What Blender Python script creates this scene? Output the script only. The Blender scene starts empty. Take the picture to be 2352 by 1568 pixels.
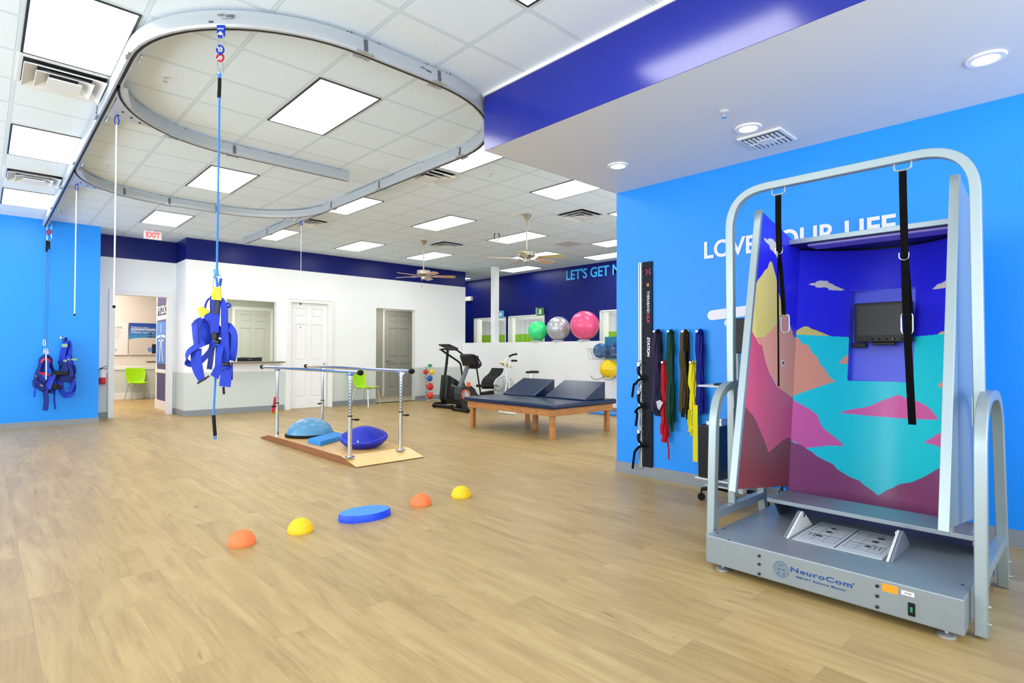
import bpy, math, random
import numpy as np
from mathutils import Vector, Matrix
random.seed(7)
C = bpy.context.scene.collection
PI = math.pi
# ---------------------------------------------------------------- camera model
F = 1291.01; YAW, PIT, ROL = 0.757031, 0.017068, 0.001827; HC = 1.325
_fw = Vector((math.sin(YAW)*math.cos(PIT), math.cos(YAW)*math.cos(PIT), math.sin(PIT)))
_rt = Vector((math.cos(YAW), -math.sin(YAW), 0)); _up = _rt.cross(_fw)
RT = math.cos(ROL)*_rt + math.sin(ROL)*_up; UP = -math.sin(ROL)*_rt + math.cos(ROL)*_up; FW = _fw
EYE = Vector((0, 0, HC))
def ray(px, py): return RT*((px-1176)/F) - UP*((py-784)/F) + FW
def PZ(px, py, z=0.0): d = ray(px, py); return EYE + d*((z-HC)/d.z)
def PX(px, py, x): d = ray(px, py); return EYE + d*(x/d.x)
def PY(px, py, y): d = ray(px, py); return EYE + d*(y/d.y)
def PD(px, py, dep): return EYE + ray(px, py)*dep
GX = lambda i: 2.0009 + i*.6096
GY = lambda j: 3.2276 + j*.6096
ZC = 3.597
# ---------------------------------------------------------------- materials
def lin(c):
    return tuple((x/12.92 if x <= .04045 else ((x+.055)/1.055)**2.4) for x in [v/255 for v in c]) + (1,)
_mats = {}
def M(name, rgb=(200, 200, 200), rough=.5, metal=0., spec=.5, emit=0., coat=0., bump=0., bscale=60, var=0., alpha=1., trans=0., sheen=0.):
    if name in _mats: return _mats[name]
    m = bpy.data.materials.new(name); m.use_nodes = True
    nt = m.node_tree; b = nt.nodes['Principled BSDF']
    col = lin(rgb)
    b.inputs['Base Color'].default_value = col
    b.inputs['Roughness'].default_value = rough; b.inputs['Metallic'].default_value = metal
    b.inputs['Specular IOR Level'].default_value = spec
    if coat: b.inputs['Coat Weight'].default_value = coat; b.inputs['Coat Roughness'].default_value = .1
    if emit: b.inputs['Emission Color'].default_value = col; b.inputs['Emission Strength'].default_value = emit
    if alpha < 1: b.inputs['Alpha'].default_value = alpha
    if trans: b.inputs['Transmission Weight'].default_value = trans
    if var or bump:
        tc = nt.nodes.new('ShaderNodeTexCoord'); n = nt.nodes.new('ShaderNodeTexNoise')
        n.inputs['Scale'].default_value = bscale; n.inputs['Detail'].default_value = 3
        nt.links.new(tc.outputs['Object'], n.inputs['Vector'])
        if var:
            mx = nt.nodes.new('ShaderNodeMix'); mx.data_type = 'RGBA'; mx.blend_type = 'MIX'
            mx.inputs[6].default_value = tuple(max(0, v*(1-var)) for v in col[:3])+(1,)
            mx.inputs[7].default_value = tuple(min(1, v*(1+var)) for v in col[:3])+(1,)
            nt.links.new(n.outputs['Fac'], mx.inputs[0]); nt.links.new(mx.outputs[2], b.inputs['Base Color'])
        if bump:
            bp = nt.nodes.new('ShaderNodeBump'); bp.inputs['Strength'].default_value = bump; bp.inputs['Distance'].default_value = .003
            nt.links.new(n.outputs['Fac'], bp.inputs['Height']); nt.links.new(bp.outputs['Normal'], b.inputs['Normal'])
    _mats[name] = m
    return m
# ---------------------------------------------------------------- mesh builder (world coordinates in, made local when linked)
_org = {}
class MB:
    def __init__(s): s.v = []; s.f = []; s.m = []; s.sm = []
    def add(s, vs, fs, mat=0, smooth=False):
        o = len(s.v); s.v += [tuple(v) for v in vs]
        for f in fs: s.f.append(tuple(i+o for i in f)); s.m.append(mat); s.sm.append(smooth)
        return s
    def box(s, x0, x1, y0, y1, z0, z1, mat=0):
        v = [(x, y, z) for x in (x0, x1) for y in (y0, y1) for z in (z0, z1)]
        return s.add(v, [(0, 1, 3, 2), (4, 6, 7, 5), (0, 4, 5, 1), (2, 3, 7, 6), (0, 2, 6, 4), (1, 5, 7, 3)], mat)
    def frame(s, o, ax, ay, az, dx, dy, dz, mat=0):   # box centred at o along unit axes
        o = Vector(o); v = [o+ax*(a*dx/2)+ay*(b*dy/2)+az*(c*dz/2) for a in (-1, 1) for b in (-1, 1) for c in (-1, 1)]
        return s.add(v, [(0, 1, 3, 2), (4, 6, 7, 5), (0, 4, 5, 1), (2, 3, 7, 6), (0, 2, 6, 4), (1, 5, 7, 3)], mat)
    def bar(s, a, b, w, h, mat=0, up=(0, 0, 1)):      # rectangular bar from a to b
        a, b = Vector(a), Vector(b); d = (b-a).normalized(); u = Vector(up)
        if abs(d.dot(u)) > .98: u = Vector((1, 0, 0))
        sd = d.cross(u).normalized(); u = sd.cross(d)
        return s.frame((a+b)/2, d, sd, u, (b-a).length, w, h, mat)
    def sweep(s, path, prof, mat=0, closed=False, up=(0, 0, 1), smooth=False, caps=True, mats=None, scales=None):
        P = [Vector(p) for p in path]; n = len(P); k = len(prof); U = Vector(up); vs = []; last = None
        for i, p in enumerate(P):
            if closed: t = P[(i+1) % n]-P[i-1]
            else: t = P[min(i+1, n-1)]-P[max(i-1, 0)]
            t.normalize(); sd = t.cross(U)
            if sd.length < .05: sd = last if last is not None else t.cross(Vector((1, 0, .01)))
            sd.normalize()
            if last is not None and sd.dot(last) < -.2 and up is None: sd = -sd
            last = sd; u = sd.cross(t).normalized(); sc = scales[i] if scales else 1
            # keep mitred width at corners
            vs += [p+sd*(a*sc)+u*(b*sc) for a, b in prof]
        fs = []; ms = []
        for i in range(n if closed else n-1):
            j = (i+1) % n
            for q in range(k):
                r = (q+1) % k; fs.append((i*k+q, j*k+q, j*k+r, i*k+r)); ms.append(mats[q] if mats else mat)
        o = len(s.v); s.v += [tuple(v) for v in vs]
        for f, m_ in zip(fs, ms): s.f.append(tuple(i+o for i in f)); s.m.append(m_); s.sm.append(smooth)
        if caps and not closed:
            s.f.append(tuple(o+i for i in range(k))); s.m.append(mat); s.sm.append(False)
            s.f.append(tuple(o+(n-1)*k+i for i in reversed(range(k)))); s.m.append(mat); s.sm.append(False)
        return s
    def tube(s, pts, r, n=10, mat=0, closed=False, caps=True):
        P = [Vector(p) for p in pts]; m = len(P); rr = r if isinstance(r, (list, tuple)) else [r]*m
        t0 = (P[1]-P[0]).normalized(); a = Vector((0, 0, 1)) if abs(t0.z) < .9 else Vector((1, 0, 0))
        u = t0.cross(a).normalized(); vs = []
        for i in range(m):
            if closed: t = P[(i+1) % m]-P[i-1]
            else: t = P[min(i+1, m-1)]-P[max(i-1, 0)]
            if t.length < 1e-9: t = t0
            t.normalize(); u = (u-t*u.dot(t))
            if u.length < 1e-6: u = t.orthogonal()
            u.normalize(); w = t.cross(u)
            vs += [P[i]+(u*math.cos(2*PI*k/n)+w*math.sin(2*PI*k/n))*rr[i] for k in range(n)]
        fs = []
        for i in range(m if closed else m-1):
            j = (i+1) % m
            for k in range(n): l = (k+1) % n; fs.append((i*n+k, i*n+l, j*n+l, j*n+k))
        s.add(vs, fs, mat, True)
        if caps and not closed:
            o = len(s.v)-m*n
            s.f.append(tuple(o+k for k in reversed(range(n)))); s.m.append(mat); s.sm.append(False)
            s.f.append(tuple(o+(m-1)*n+k for k in range(n))); s.m.append(mat); s.sm.append(False)
        return s
    def lathe(s, prof, c=(0, 0, 0), n=24, mat=0, axis=None, smooth=True, mats=None, caps=True):   # prof: (r, h) along axis
        c = Vector(c); ax = Vector(axis).normalized() if axis is not None else Vector((0, 0, 1))
        u = ax.orthogonal().normalized(); w = ax.cross(u); vs = []; k = len(prof)
        for r, h in prof: vs += [c+ax*h+(u*math.cos(2*PI*i/n)+w*math.sin(2*PI*i/n))*max(r, 1e-5) for i in range(n)]
        o = len(s.v); s.v += [tuple(v) for v in vs]
        for j in range(k-1):
            for i in range(n):
                l = (i+1) % n; s.f.append((o+j*n+i, o+j*n+l, o+(j+1)*n+l, o+(j+1)*n+i)); s.m.append(mats[j] if mats else mat); s.sm.append(smooth)
        if caps and prof[0][0] > 1e-4: s.f.append(tuple(o+i for i in reversed(range(n)))); s.m.append(mats[0] if mats else mat); s.sm.append(False)
        if caps and prof[-1][0] > 1e-4: s.f.append(tuple(o+(k-1)*n+i for i in range(n))); s.m.append(mats[-1] if mats else mat); s.sm.append(False)
        return s
    def ball(s, c, r, mat=0, n=24, sz=1.):
        return s.lathe([(r*math.sin(PI*i/(n//2)), -r*sz*math.cos(PI*i/(n//2))) for i in range(n//2+1)], c, n, mat)
    def poly(s, pts, nrm, th, mat=0):                 # flat outline given as 3D points, thickened along nrm
        P = [Vector(p) for p in pts]; n = len(P); N = Vector(nrm).normalized()*th
        vs = P+[p+N for p in P]
        return s.add(vs, [tuple(range(n)), tuple(reversed(range(n, 2*n)))]+[(i, i+n, (i+1) % n+n, (i+1) % n) for i in range(n)], mat)
    def ribbon(s, pts, wid, th=.003, mat=0, wdir=None, smooth=True):   # flat strap along pts
        P = [Vector(p) for p in pts]; n = len(P); vs = []; prev = None
        for i in range(n):
            t = (P[min(i+1, n-1)]-P[max(i-1, 0)]).normalized()
            if wdir is None: w = t.cross(FW)
            elif isinstance(wdir, list): w = Vector(wdir[i])
            else: w = Vector(wdir)
            w = (w-t*w.dot(t))
            if w.length < .05 and prev is not None: w = prev
            w.normalize()
            if prev is not None and w.dot(prev) < 0: w = -w
            prev = w; nn = t.cross(w).normalized(); ww = wid[i] if isinstance(wid, (list, tuple)) else wid
            vs += [P[i]+w*ww/2+nn*th/2, P[i]-w*ww/2+nn*th/2, P[i]-w*ww/2-nn*th/2, P[i]+w*ww/2-nn*th/2]
        fs = []
        for i in range(n-1):
            for q in range(4): r = (q+1) % 4; fs.append((i*4+q, (i+1)*4+q, (i+1)*4+r, i*4+r))
        fs += [(0, 1, 2, 3), (4*n-1, 4*n-2, 4*n-3, 4*n-4)]
        return s.add(vs, fs, mat, smooth)
    def build(s, name, mats, parent=None, bevel=0., seg=2, loc=None, sharp=35):
        if not isinstance(mats, (list, tuple)): mats = [mats]
        V = np.array(s.v, dtype=float)
        if parent is None:
            if loc is None: mn, mx = V.min(0), V.max(0); loc = ((mn[0]+mx[0])/2, (mn[1]+mx[1])/2, mn[2])
            loc = Vector(loc); off = loc
        else:
            off = _org[parent.name]; loc = Vector((0, 0, 0))
        me = bpy.data.meshes.new(name); me.from_pydata((V-np.array(off)).tolist(), [], s.f)
        for m_ in mats: me.materials.append(m_)
        me.polygons.foreach_set('material_index', s.m); me.polygons.foreach_set('use_smooth', s.sm)
        me.validate(); me.update()
        import bmesh
        bm = bmesh.new(); bm.from_mesh(me); bmesh.ops.recalc_face_normals(bm, faces=bm.faces); bm.to_mesh(me); bm.free()
        if any(s.sm):
            try: me.set_sharp_from_angle(angle=math.radians(sharp))
            except Exception: pass
        o = bpy.data.objects.new(name, me); C.objects.link(o); o.location = loc
        if parent is not None: o.parent = parent
        _org[o.name] = Vector(off)
        if bevel:
            b = o.modifiers.new('edge', 'BEVEL'); b.width = bevel; b.segments = seg; b.limit_method = 'ANGLE'; b.angle_limit = math.radians(40)
            b.harden_normals = False
        return o
def arc(c, r, a0, a1, n, ax=(1, 0, 0), ay=(0, 1, 0)):
    c, ax, ay = Vector(c), Vector(ax), Vector(ay)
    return [c+ax*(r*math.cos(math.radians(a0+(a1-a0)*i/n)))+ay*(r*math.sin(math.radians(a0+(a1-a0)*i/n))) for i in range(n+1)]
def smooth(pts, k=6, closed=False):                    # Catmull-Rom through points
    P = [Vector(p) for p in pts]; out = []; n = len(P)
    for i in range(n if closed else n-1):
        if closed: a, b, c, d = P[i-1], P[i], P[(i+1) % n], P[(i+2) % n]
        else: a, b, c, d = P[max(i-1, 0)], P[i], P[i+1], P[min(i+2, n-1)]
        for j in range(k):
            t = j/k; out.append(.5*((2*b)+(c-a)*t+(2*a-5*b+4*c-d)*t*t+(3*b-a-3*c+d)*t**3))
    if not closed: out.append(P[-1])
    return out
def fillet(pts, r, n=6):                               # round the inner corners of a polyline
    P = [Vector(p) for p in pts]; out = [P[0]]
    for i in range(1, len(P)-1):
        a = (P[i-1]-P[i]); b = (P[i+1]-P[i]); rr = min(r, a.length*.49, b.length*.49)
        A = P[i]+a.normalized()*rr; B = P[i]+b.normalized()*rr
        for j in range(n+1): t = j/n; out.append(A*(1-t)**2+P[i]*2*t*(1-t)+B*t*t)
    return out+[P[-1]]
def thing(name, label, cat, loc, group=None):
    o = bpy.data.objects.new(name, None); C.objects.link(o); o.location = loc; o.empty_display_size = .1
    _org[o.name] = Vector(loc); return tag(o, label, cat, group)
def tag(o, label=None, cat=None, group=None, kind=None):
    if label: o['label'] = label
    if cat: o['category'] = cat
    if group: o['group'] = group
    if kind: o['kind'] = kind
    return o
def struct(o): o['kind'] = 'structure'; return o
def dup(root, loc, label=None, rot=None, group=None):
    r = root.copy(); C.objects.link(r); r.location = loc
    if rot is not None: r.rotation_euler = rot
    if label: r['label'] = label
    if group: r['group'] = group
    for ch in list(root.children):
        c = ch.copy(); C.objects.link(c); c.parent = r
        for g in list(ch.children): d = g.copy(); C.objects.link(d); d.parent = c
    return r
def writing(name, txt, o, right, up, size, mats, parent=None, th=.002, offset=0., align='LEFT', spacing=1., fit=None, shear=0., lines=1.):
    """lettering as a mesh: o = baseline start, right/up = unit directions, size = cap height"""
    cu = bpy.data.curves.new(name, 'FONT'); cu.body = txt; cu.size = size/.69; cu.offset = offset; cu.extrude = th/2
    cu.align_x = align; cu.space_character = spacing; cu.shear = shear; cu.resolution_u = 4; cu.space_line = lines
    tmp = bpy.data.objects.new(name+'_tmp', cu); C.objects.link(tmp)
    dg = bpy.context.evaluated_depsgraph_get(); dg.update()
    me = bpy.data.meshes.new_from_object(tmp.evaluated_get(dg)); bpy.data.objects.remove(tmp); bpy.data.curves.remove(cu)
    R_, U_ = Vector(right).normalized(), Vector(up).normalized(); N_ = R_.cross(U_)
    vs = [v.co.copy() for v in me.vertices]
    if fit and vs:
        w = max(v.x for v in vs)-min(v.x for v in vs); k = fit/w
    else: k = 1
    b = MB(); b.v = [tuple(Vector(o)+R_*(v.x*k)+U_*v.y+N_*v.z) for v in vs]
    b.f = [tuple(p.vertices) for p in me.polygons]; b.m = [0]*len(b.f); b.sm = [False]*len(b.f)
    bpy.data.meshes.remove(me)
    if parent is False: return b
    return b.build(name, mats, parent)
def joinmb(bs, ms=None):
    r = MB()
    for i, b in enumerate(bs):
        o = len(r.v); r.v += b.v; r.f += [tuple(k+o for k in f) for f in b.f]; r.sm += b.sm
        r.m += [ms[i]]*len(b.f) if ms else b.m
    return r
LAMP = 7.0
FILL1 = 230  # powers of the added fill lights
FILL2 = 190
FILL3 = 190
# ---------------------------------------------------------------- surface materials
def math_node(nt, op, a=None, b=None):
    n = nt.nodes.new('ShaderNodeMath'); n.operation = op
    for i, x in enumerate((a, b)):
        if x is None: continue
        if isinstance(x, (int, float)): n.inputs[i].default_value = x
        else: nt.links.new(x, n.inputs[i])
    return n.outputs[0]
def mix_node(nt, fac, a, b, mode='MIX'):
    n = nt.nodes.new('ShaderNodeMix'); n.data_type = 'RGBA'; n.blend_type = mode
    for i, x in ((0, fac), (6, a), (7, b)):
        if isinstance(x, (int, float, tuple)): n.inputs[i].default_value = x
        else: nt.links.new(x, n.inputs[i])
    return n.outputs[2]
def ceiling_mat():
    m = bpy.data.materials.new('ceiling_tiles'); m.use_nodes = True; nt = m.node_tree; b = nt.nodes['Principled BSDF']
    g = nt.nodes.new('ShaderNodeNewGeometry'); sp = nt.nodes.new('ShaderNodeSeparateXYZ'); nt.links.new(g.outputs['Position'], sp.inputs[0])
    d = []
    for ax, o in ((0, 2.0009), (1, 3.2276)):
        t = math_node(nt, 'ADD', math_node(nt, 'SUBTRACT', sp.outputs[ax], o), .6096*40+.3048)
        t = math_node(nt, 'SUBTRACT', math_node(nt, 'MODULO', t, .6096), .3048)
        d.append(math_node(nt, 'ABSOLUTE', t))
    mn = math_node(nt, 'MINIMUM', d[0], d[1])
    line = math_node(nt, 'LESS_THAN', mn, .0125)
    edge = math_node(nt, 'LESS_THAN', mn, .0165)
    n = nt.nodes.new('ShaderNodeTexNoise'); n.inputs['Scale'].default_value = 130; n.inputs['Detail'].default_value = 2
    nt.links.new(g.outputs['Position'], n.inputs['Vector'])
    pit = math_node(nt, 'GREATER_THAN', n.outputs['Fac'], .66)
    n2 = nt.nodes.new('ShaderNodeTexNoise'); n2.inputs['Scale'].default_value = 45; nt.links.new(g.outputs['Position'], n2.inputs['Vector'])
    tile = mix_node(nt, n2.outputs['Fac'], lin((222, 236, 248)), lin((230, 243, 252)))
    tile = mix_node(nt, math_node(nt, 'MULTIPLY', pit, .35), tile, lin((205, 208, 206)))
    c = mix_node(nt, edge, tile, lin((186, 202, 212))); c = mix_node(nt, line, c, lin((212, 227, 238)))
    nt.links.new(c, b.inputs['Base Color']); b.inputs['Roughness'].default_value = .9
    b.inputs['Specular IOR Level'].default_value = .1
    return m
def floor_mat():
    m = bpy.data.materials.new('vinyl_oak_planks'); m.use_nodes = True; nt = m.node_tree; b = nt.nodes['Principled BSDF']
    g = nt.nodes.new('ShaderNodeNewGeometry'); sp = nt.nodes.new('ShaderNodeSeparateXYZ'); nt.links.new(g.outputs['Position'], sp.inputs[0])
    cb = nt.nodes.new('ShaderNodeCombineXYZ'); nt.links.new(sp.outputs[1], cb.inputs[0]); nt.links.new(sp.outputs[0], cb.inputs[1])
    br = nt.nodes.new('ShaderNodeTexBrick'); nt.links.new(cb.outputs[0], br.inputs['Vector'])
    br.inputs['Scale'].default_value = 1; br.inputs['Brick Width'].default_value = 1.32; br.inputs['Row Height'].default_value = .2
    br.inputs['Mortar Size'].default_value = .0011; br.inputs['Mortar Smooth'].default_value = .2
    br.inputs['Color1'].default_value = (0, 0, 0, 1); br.inputs['Color2'].default_value = (1, 1, 1, 1); br.inputs['Mortar'].default_value = (.5, .5, .5, 1)
    br.offset = .37; br.offset_frequency = 2
    # per plank shift of the grain
    sh = nt.nodes.new('ShaderNodeVectorMath'); sh.operation = 'MULTIPLY_ADD'; nt.links.new(br.outputs['Color'], sh.inputs[0])
    sh.inputs[1].default_value = (7, 5, 3); nt.links.new(cb.outputs[0], sh.inputs[2])
    def stretched(sx, sy, scale, detail, dist=0.):
        mp = nt.nodes.new('ShaderNodeMapping'); mp.inputs['Scale'].default_value = (sx, sy, 1); nt.links.new(sh.outputs[0], mp.inputs[0])
        n = nt.nodes.new('ShaderNodeTexNoise'); n.inputs['Scale'].default_value = scale; n.inputs['Detail'].default_value = detail; n.inputs['Distortion'].default_value = dist
        n.inputs['Roughness'].default_value = .6
        nt.links.new(mp.outputs[0], n.inputs['Vector']); return n.outputs['Fac']
    fine = stretched(1.2, 26, 3.0, 5, .4); broad = stretched(.9, 5.5, 1.3, 3, 1.2); knot = stretched(2.2, 8, 2.3, 2, .5); streak = stretched(.5, 9, 1.9, 4, 1.2)
    vr = stretched(1., 1., .8, 1)
    r1 = nt.nodes.new('ShaderNodeValToRGB'); nt.links.new(fine, r1.inputs[0])
    e = r1.color_ramp.elements; e[0].position = .2; e[0].color = lin((167, 137, 84)); e[1].position = .8; e[1].color = lin((199, 170, 114))
    r2 = nt.nodes.new('ShaderNodeValToRGB'); nt.links.new(broad, r2.inputs[0])
    e = r2.color_ramp.elements; e[0].position = .32; e[0].color = lin((161, 133, 86)); e[1].position = .68; e[1].color = lin((203, 176, 122))
    c = mix_node(nt, .55, r1.outputs[0], r2.outputs[0])
    tone = mix_node(nt, br.outputs['Color'], lin((240, 237, 232)), lin((255, 254, 251)))
    c = mix_node(nt, 1., c, tone, 'MULTIPLY')
    kn = nt.nodes.new('ShaderNodeValToRGB'); nt.links.new(knot, kn.inputs[0]); e = kn.color_ramp.elements
    e[0].position = .68; e[0].color = (0, 0, 0, 1); e[1].position = .8; e[1].color = (.6, .6, .6, 1)
    st = nt.nodes.new('ShaderNodeValToRGB'); nt.links.new(streak, st.inputs[0]); e = st.color_ramp.elements
    e[0].position = .58; e[0].color = (0, 0, 0, 1); e[1].position = .74; e[1].color = (.55, .55, .55, 1)
    c = mix_node(nt, st.outputs[0], c, lin((140, 112, 74)))
    c = mix_node(nt, kn.outputs[0], c, lin((104, 82, 60)))
    c = mix_node(nt, math_node(nt, 'MULTIPLY', br.outputs['Fac'], .35), c, lin((112, 90, 64)))
    nt.links.new(c, b.inputs['Base Color'])
    b.inputs['Roughness'].default_value = .38; b.inputs['Specular IOR Level'].default_value = .34
    bp = nt.nodes.new('ShaderNodeBump'); bp.inputs['Strength'].default_value = .08; bp.inputs['Distance'].default_value = .002
    nt.links.new(fine, bp.inputs['Height']); nt.links.new(bp.outputs[0], b.inputs['Normal'])
    return m
def wood_mat(name, c1, c2, scale=(1.5, 18, 18), rough=.4):
    m = bpy.data.materials.new(name); m.use_nodes = True; nt = m.node_tree; b = nt.nodes['Principled BSDF']
    tc = nt.nodes.new('ShaderNodeTexCoord'); mp = nt.nodes.new('ShaderNodeMapping'); mp.inputs['Scale'].default_value = scale
    nt.links.new(tc.outputs['Object'], mp.inputs[0]); n = nt.nodes.new('ShaderNodeTexNoise'); n.inputs['Scale'].default_value = 2.2
    n.inputs['Detail'].default_value = 6; n.inputs['Distortion'].default_value = 1.
    nt.links.new(mp.outputs[0], n.inputs['Vector']); r = nt.nodes.new('ShaderNodeValToRGB'); nt.links.new(n.outputs['Fac'], r.inputs[0])
    e = r.color_ramp.elements; e[0].position = .3; e[0].color = lin(c1); e[1].position = .7; e[1].color = lin(c2)
    nt.links.new(r.outputs[0], b.inputs['Base Color']); b.inputs['Roughness'].default_value = rough
    return m
SKYB = M('sky_blue_paint', (5, 144, 244), .42, bump=.04, bscale=220)
NAVY = M('navy_paint', (0, 18, 106), .34, bump=.04, bscale=220, spec=.3)
WHITE = M('white_wall_paint', (244, 246, 246), .55, bump=.03, bscale=200)
GREYP = M('pale_grey_paint', (208, 215, 211), .55)
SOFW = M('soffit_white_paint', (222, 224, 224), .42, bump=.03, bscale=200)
TRIM = M('white_trim_paint', (240, 241, 240), .35)
BASEB = M('grey_vinyl_base', (138, 143, 147), .5)
DOORW = M('white_door_paint', (242, 243, 243), .35)
CEILM = ceiling_mat(); FLOORM = floor_mat()
STEEL = M('satin_silver_metal', (160, 174, 178), .36, .55, bump=.02, bscale=150)
PSIL = M('silver_machine_paint', (148, 158, 164), .38, .45, var=.05, bscale=12)
CHROME = M('chrome', (215, 218, 222), .12, 1.)
NICK = M('brushed_nickel', (190, 180, 166), .3, .9)
BLACK = M('black_plastic', (9, 10, 11), .4, spec=.3)
BLKR = M('black_rubber', (12, 12, 13), .65, spec=.25)
ALU = M('satin_aluminium', (206, 212, 216), .34, .75)
LITE = M('lit_diffuser', (255, 254, 250), .5, emit=1.)
WEBB = M('blue_webbing', (12, 50, 182), .7, bump=.3, bscale=400)
WEBD = M('dark_blue_webbing', (8, 34, 120), .75, bump=.3, bscale=400)
YEL = M('yellow_fabric', (238, 216, 40), .6)
REDM = M('red_anodised', (190, 14, 40), .3, .4)
BLUM = M('blue_anodised', (14, 60, 190), .3, .4)
ROPE = M('blue_rope', (52, 132, 214), .7, bump=.5, bscale=500)
# ---------------------------------------------------------------- the room
def panels(name, axis, p0, p1, u0, u1, z0, z1, bands, holes, mats):
    """wall slab between planes p0..p1 (axis 'x' or 'y'), spanning u0..u1; bands [(z, material index)] from the floor up; holes (ua, ub, za, zb)"""
    us = sorted({u0, u1, *[h[i] for h in holes for i in (0, 1)]}); zs = sorted({z0, z1, *[h[i] for h in holes for i in (2, 3)], *[z for z, _ in bands if z0 < z < z1]})
    b = MB()
    for a, c in zip(us, us[1:]):
        for d, e in zip(zs, zs[1:]):
            mu, mz = (a+c)/2, (d+e)/2
            if any(h[0] < mu < h[1] and h[2] < mz < h[3] for h in holes): continue
            mi = [m for z, m in bands if z <= mz][-1]
            if axis == 'y': b.box(a, c, p0, p1, d, e, mi)
            else: b.box(p0, p1, a, c, d, e, mi)
    return struct(b.build(name, mats, loc=(0, 0, 0)))
YW, YD, XN, XH, XR = 12.68, 13.45, 11.5, 10.0, 5.14
WM = [WHITE, GREYP, NAVY, SKYB, TRIM]
wall_b = [(0, 1), (.875, 0), (3.16, 2)]
struct(MB().box(-4, 17, -3, 21, -.1, 0).build('floor', FLOORM, loc=(0, 0, 0)))
struct(MB().box(-4, 15, -3, 18.6, ZC, ZC+.1).build('ceiling', CEILM, loc=(0, 0, 0)))
struct(MB().box(-4, 1.575, YW, YD+.12, 0, ZC).build('wall_blue', [SKYB], loc=(0, 0, 0)))
panels('wall_doorway', 'y', YD, YD+.12, 1.575, 3.09, 0, ZC, wall_b, [(1.912, 2.825, 0, 2.435)], WM)
panels('wall_return', 'x', 2.97, 3.09, YW+.15, YD, 0, ZC, wall_b, [], WM)
panels('wall_back', 'y', YW, YW+.15, 2.97, 10.13, 0, ZC, wall_b, [(3.735, 4.775, 1.06, 2.405), (5.09, 5.98, 0, 2.425), (7.255, 8.425, 0, 2.41)], WM)
panels('wall_corridor', 'x', 10.01, 10.13, YW+.15, 17.5, 0, ZC, [(0, 0)], [], WM)
panels('wall_navy', 'x', XN, XN+.12, 1.5, 18.5, 0, ZC, [(0, 2)], [(12.44, 13.945, 0, 2.365), (10.84, 12.33, 0, 2.365), (7.3, 8.9, 0, 2.365)], WM)
panels('wall_half', 'x', XH, XH+.15, 2.5, YW-.01, 0, 1.555, [(0, 0)], [], WM)
struct(MB().box(10.0, 10.155, 11.26, 11.42, 1.555, ZC).build('wall_column', WHITE, bevel=.004))
panels('wall_right', 'x', XR, XR+.15, -3, 3.745, 0, ZC, [(0, 3)], [], WM)
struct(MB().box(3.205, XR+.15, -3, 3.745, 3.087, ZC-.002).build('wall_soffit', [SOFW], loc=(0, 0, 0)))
struct(MB().box(3.2, 3.205, -3, 3.745, 3.087, ZC-.002).box(3.2, XR+.15, 3.745, 3.75, 3.087, ZC-.002).build('wall_soffit_band', [M('royal_blue_paint', (0, 24, 144), .2, bump=.02, bscale=200, spec=.8)], loc=(0, 0, 0)))
struct(MB().box(3.188, 3.2, -3, 3.76, ZC-.03, ZC-.001).build('trim_1', TRIM, loc=(0, 0, 0)))
struct(MB().box(-4.1, -4, -3, 12.68, 0, .35).box(-4.1, -4, -3, 12.68, 3.2, ZC).box(-4.1, -4, 6, 7, 0, ZC).box(-4.1, -4, 0, 1, 0, ZC).build('wall_side', WHITE, loc=(0, 0, 0)))
struct(MB().box(5.3, 14.4, 1.4, 1.5, 0, ZC).build('wall_rear', WHITE, loc=(0, 0, 0)))
struct(MB().box(10.13, 14.4, 17.5, 17.6, 0, ZC).build('wall_far', NAVY, loc=(0, 0, 0)))
# rooms seen through the openings
LOBW = M('warm_white_paint', (232, 224, 214), .6)
lb = [(0, 1), (.84, 0)]
panels('wall_lobby_back', 'y', 18.3, 18.4, -1, 6.5, 0, 3.5, lb, [], [LOBW, GREYP])
struct(MB().box(-1.1, -1, YD+.12, 18.4, 0, 3.5).build('wall_lobby_side', LOBW, loc=(0, 0, 0)))
struct(MB().box(-1, 6.5, YD+.121, 18.3, 3.3, 3.4).build('ceiling_lobby', LOBW, loc=(0, 0, 0)))
struct(MB().box(3.09, 3.15, YD+.12, 14.05, 0, 3.3).build('wall_lobby_desk', LOBW, loc=(0, 0, 0)))
b = MB().box(-1, 6.5, 18.28, 18.3, 0, .17).box(-1, 6.5, 18.275, 18.3, .80, .885)
struct(b.build('baseboard_lobby', TRIM, loc=(0, 0, 0), bevel=.004))
OFFW = M('office_green_grey', (190, 197, 184), .6)
panels('wall_office_back', 'y', 16.35, 16.45, 3.22, 7.1, 0, 2.95, [(0, 0)], [], [OFFW])
struct(MB().box(3.22, 3.3, YW+.15, 16.45, 0, 2.95).box(6.5, 6.6, YW+.15, 16.45, 0, 2.95).build('wall_office_side', OFFW, loc=(0, 0, 0)))
struct(MB().box(3.22, 6.6, YW+.151, 16.45, 2.95, 3.0).build('ceiling_office', OFFW, loc=(0, 0, 0)))
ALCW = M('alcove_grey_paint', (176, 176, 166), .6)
struct(MB().box(6.9, 10.0, 14.4, 14.5, 0, 2.75).box(6.85, 6.95, YW+.15, 14.4, 0, 2.75).box(9.9, 10.0, YW+.15, 14.4, 0, 2.75).build('wall_alcove', ALCW, loc=(0, 0, 0)))
struct(MB().box(6.85, 10.0, YW+.151, 14.5, 2.72, 2.77).build('ceiling_alcove', ALCW, loc=(0, 0, 0)))
struct(MB().box(7.0, 8.5, 14.38, 14.4, 0, .12).box(9.5, 9.9, 14.38, 14.4, 0, .12).build('baseboard_alcove', M('tan_base', (196, 182, 140), .5), loc=(0, 0, 0)))
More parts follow.
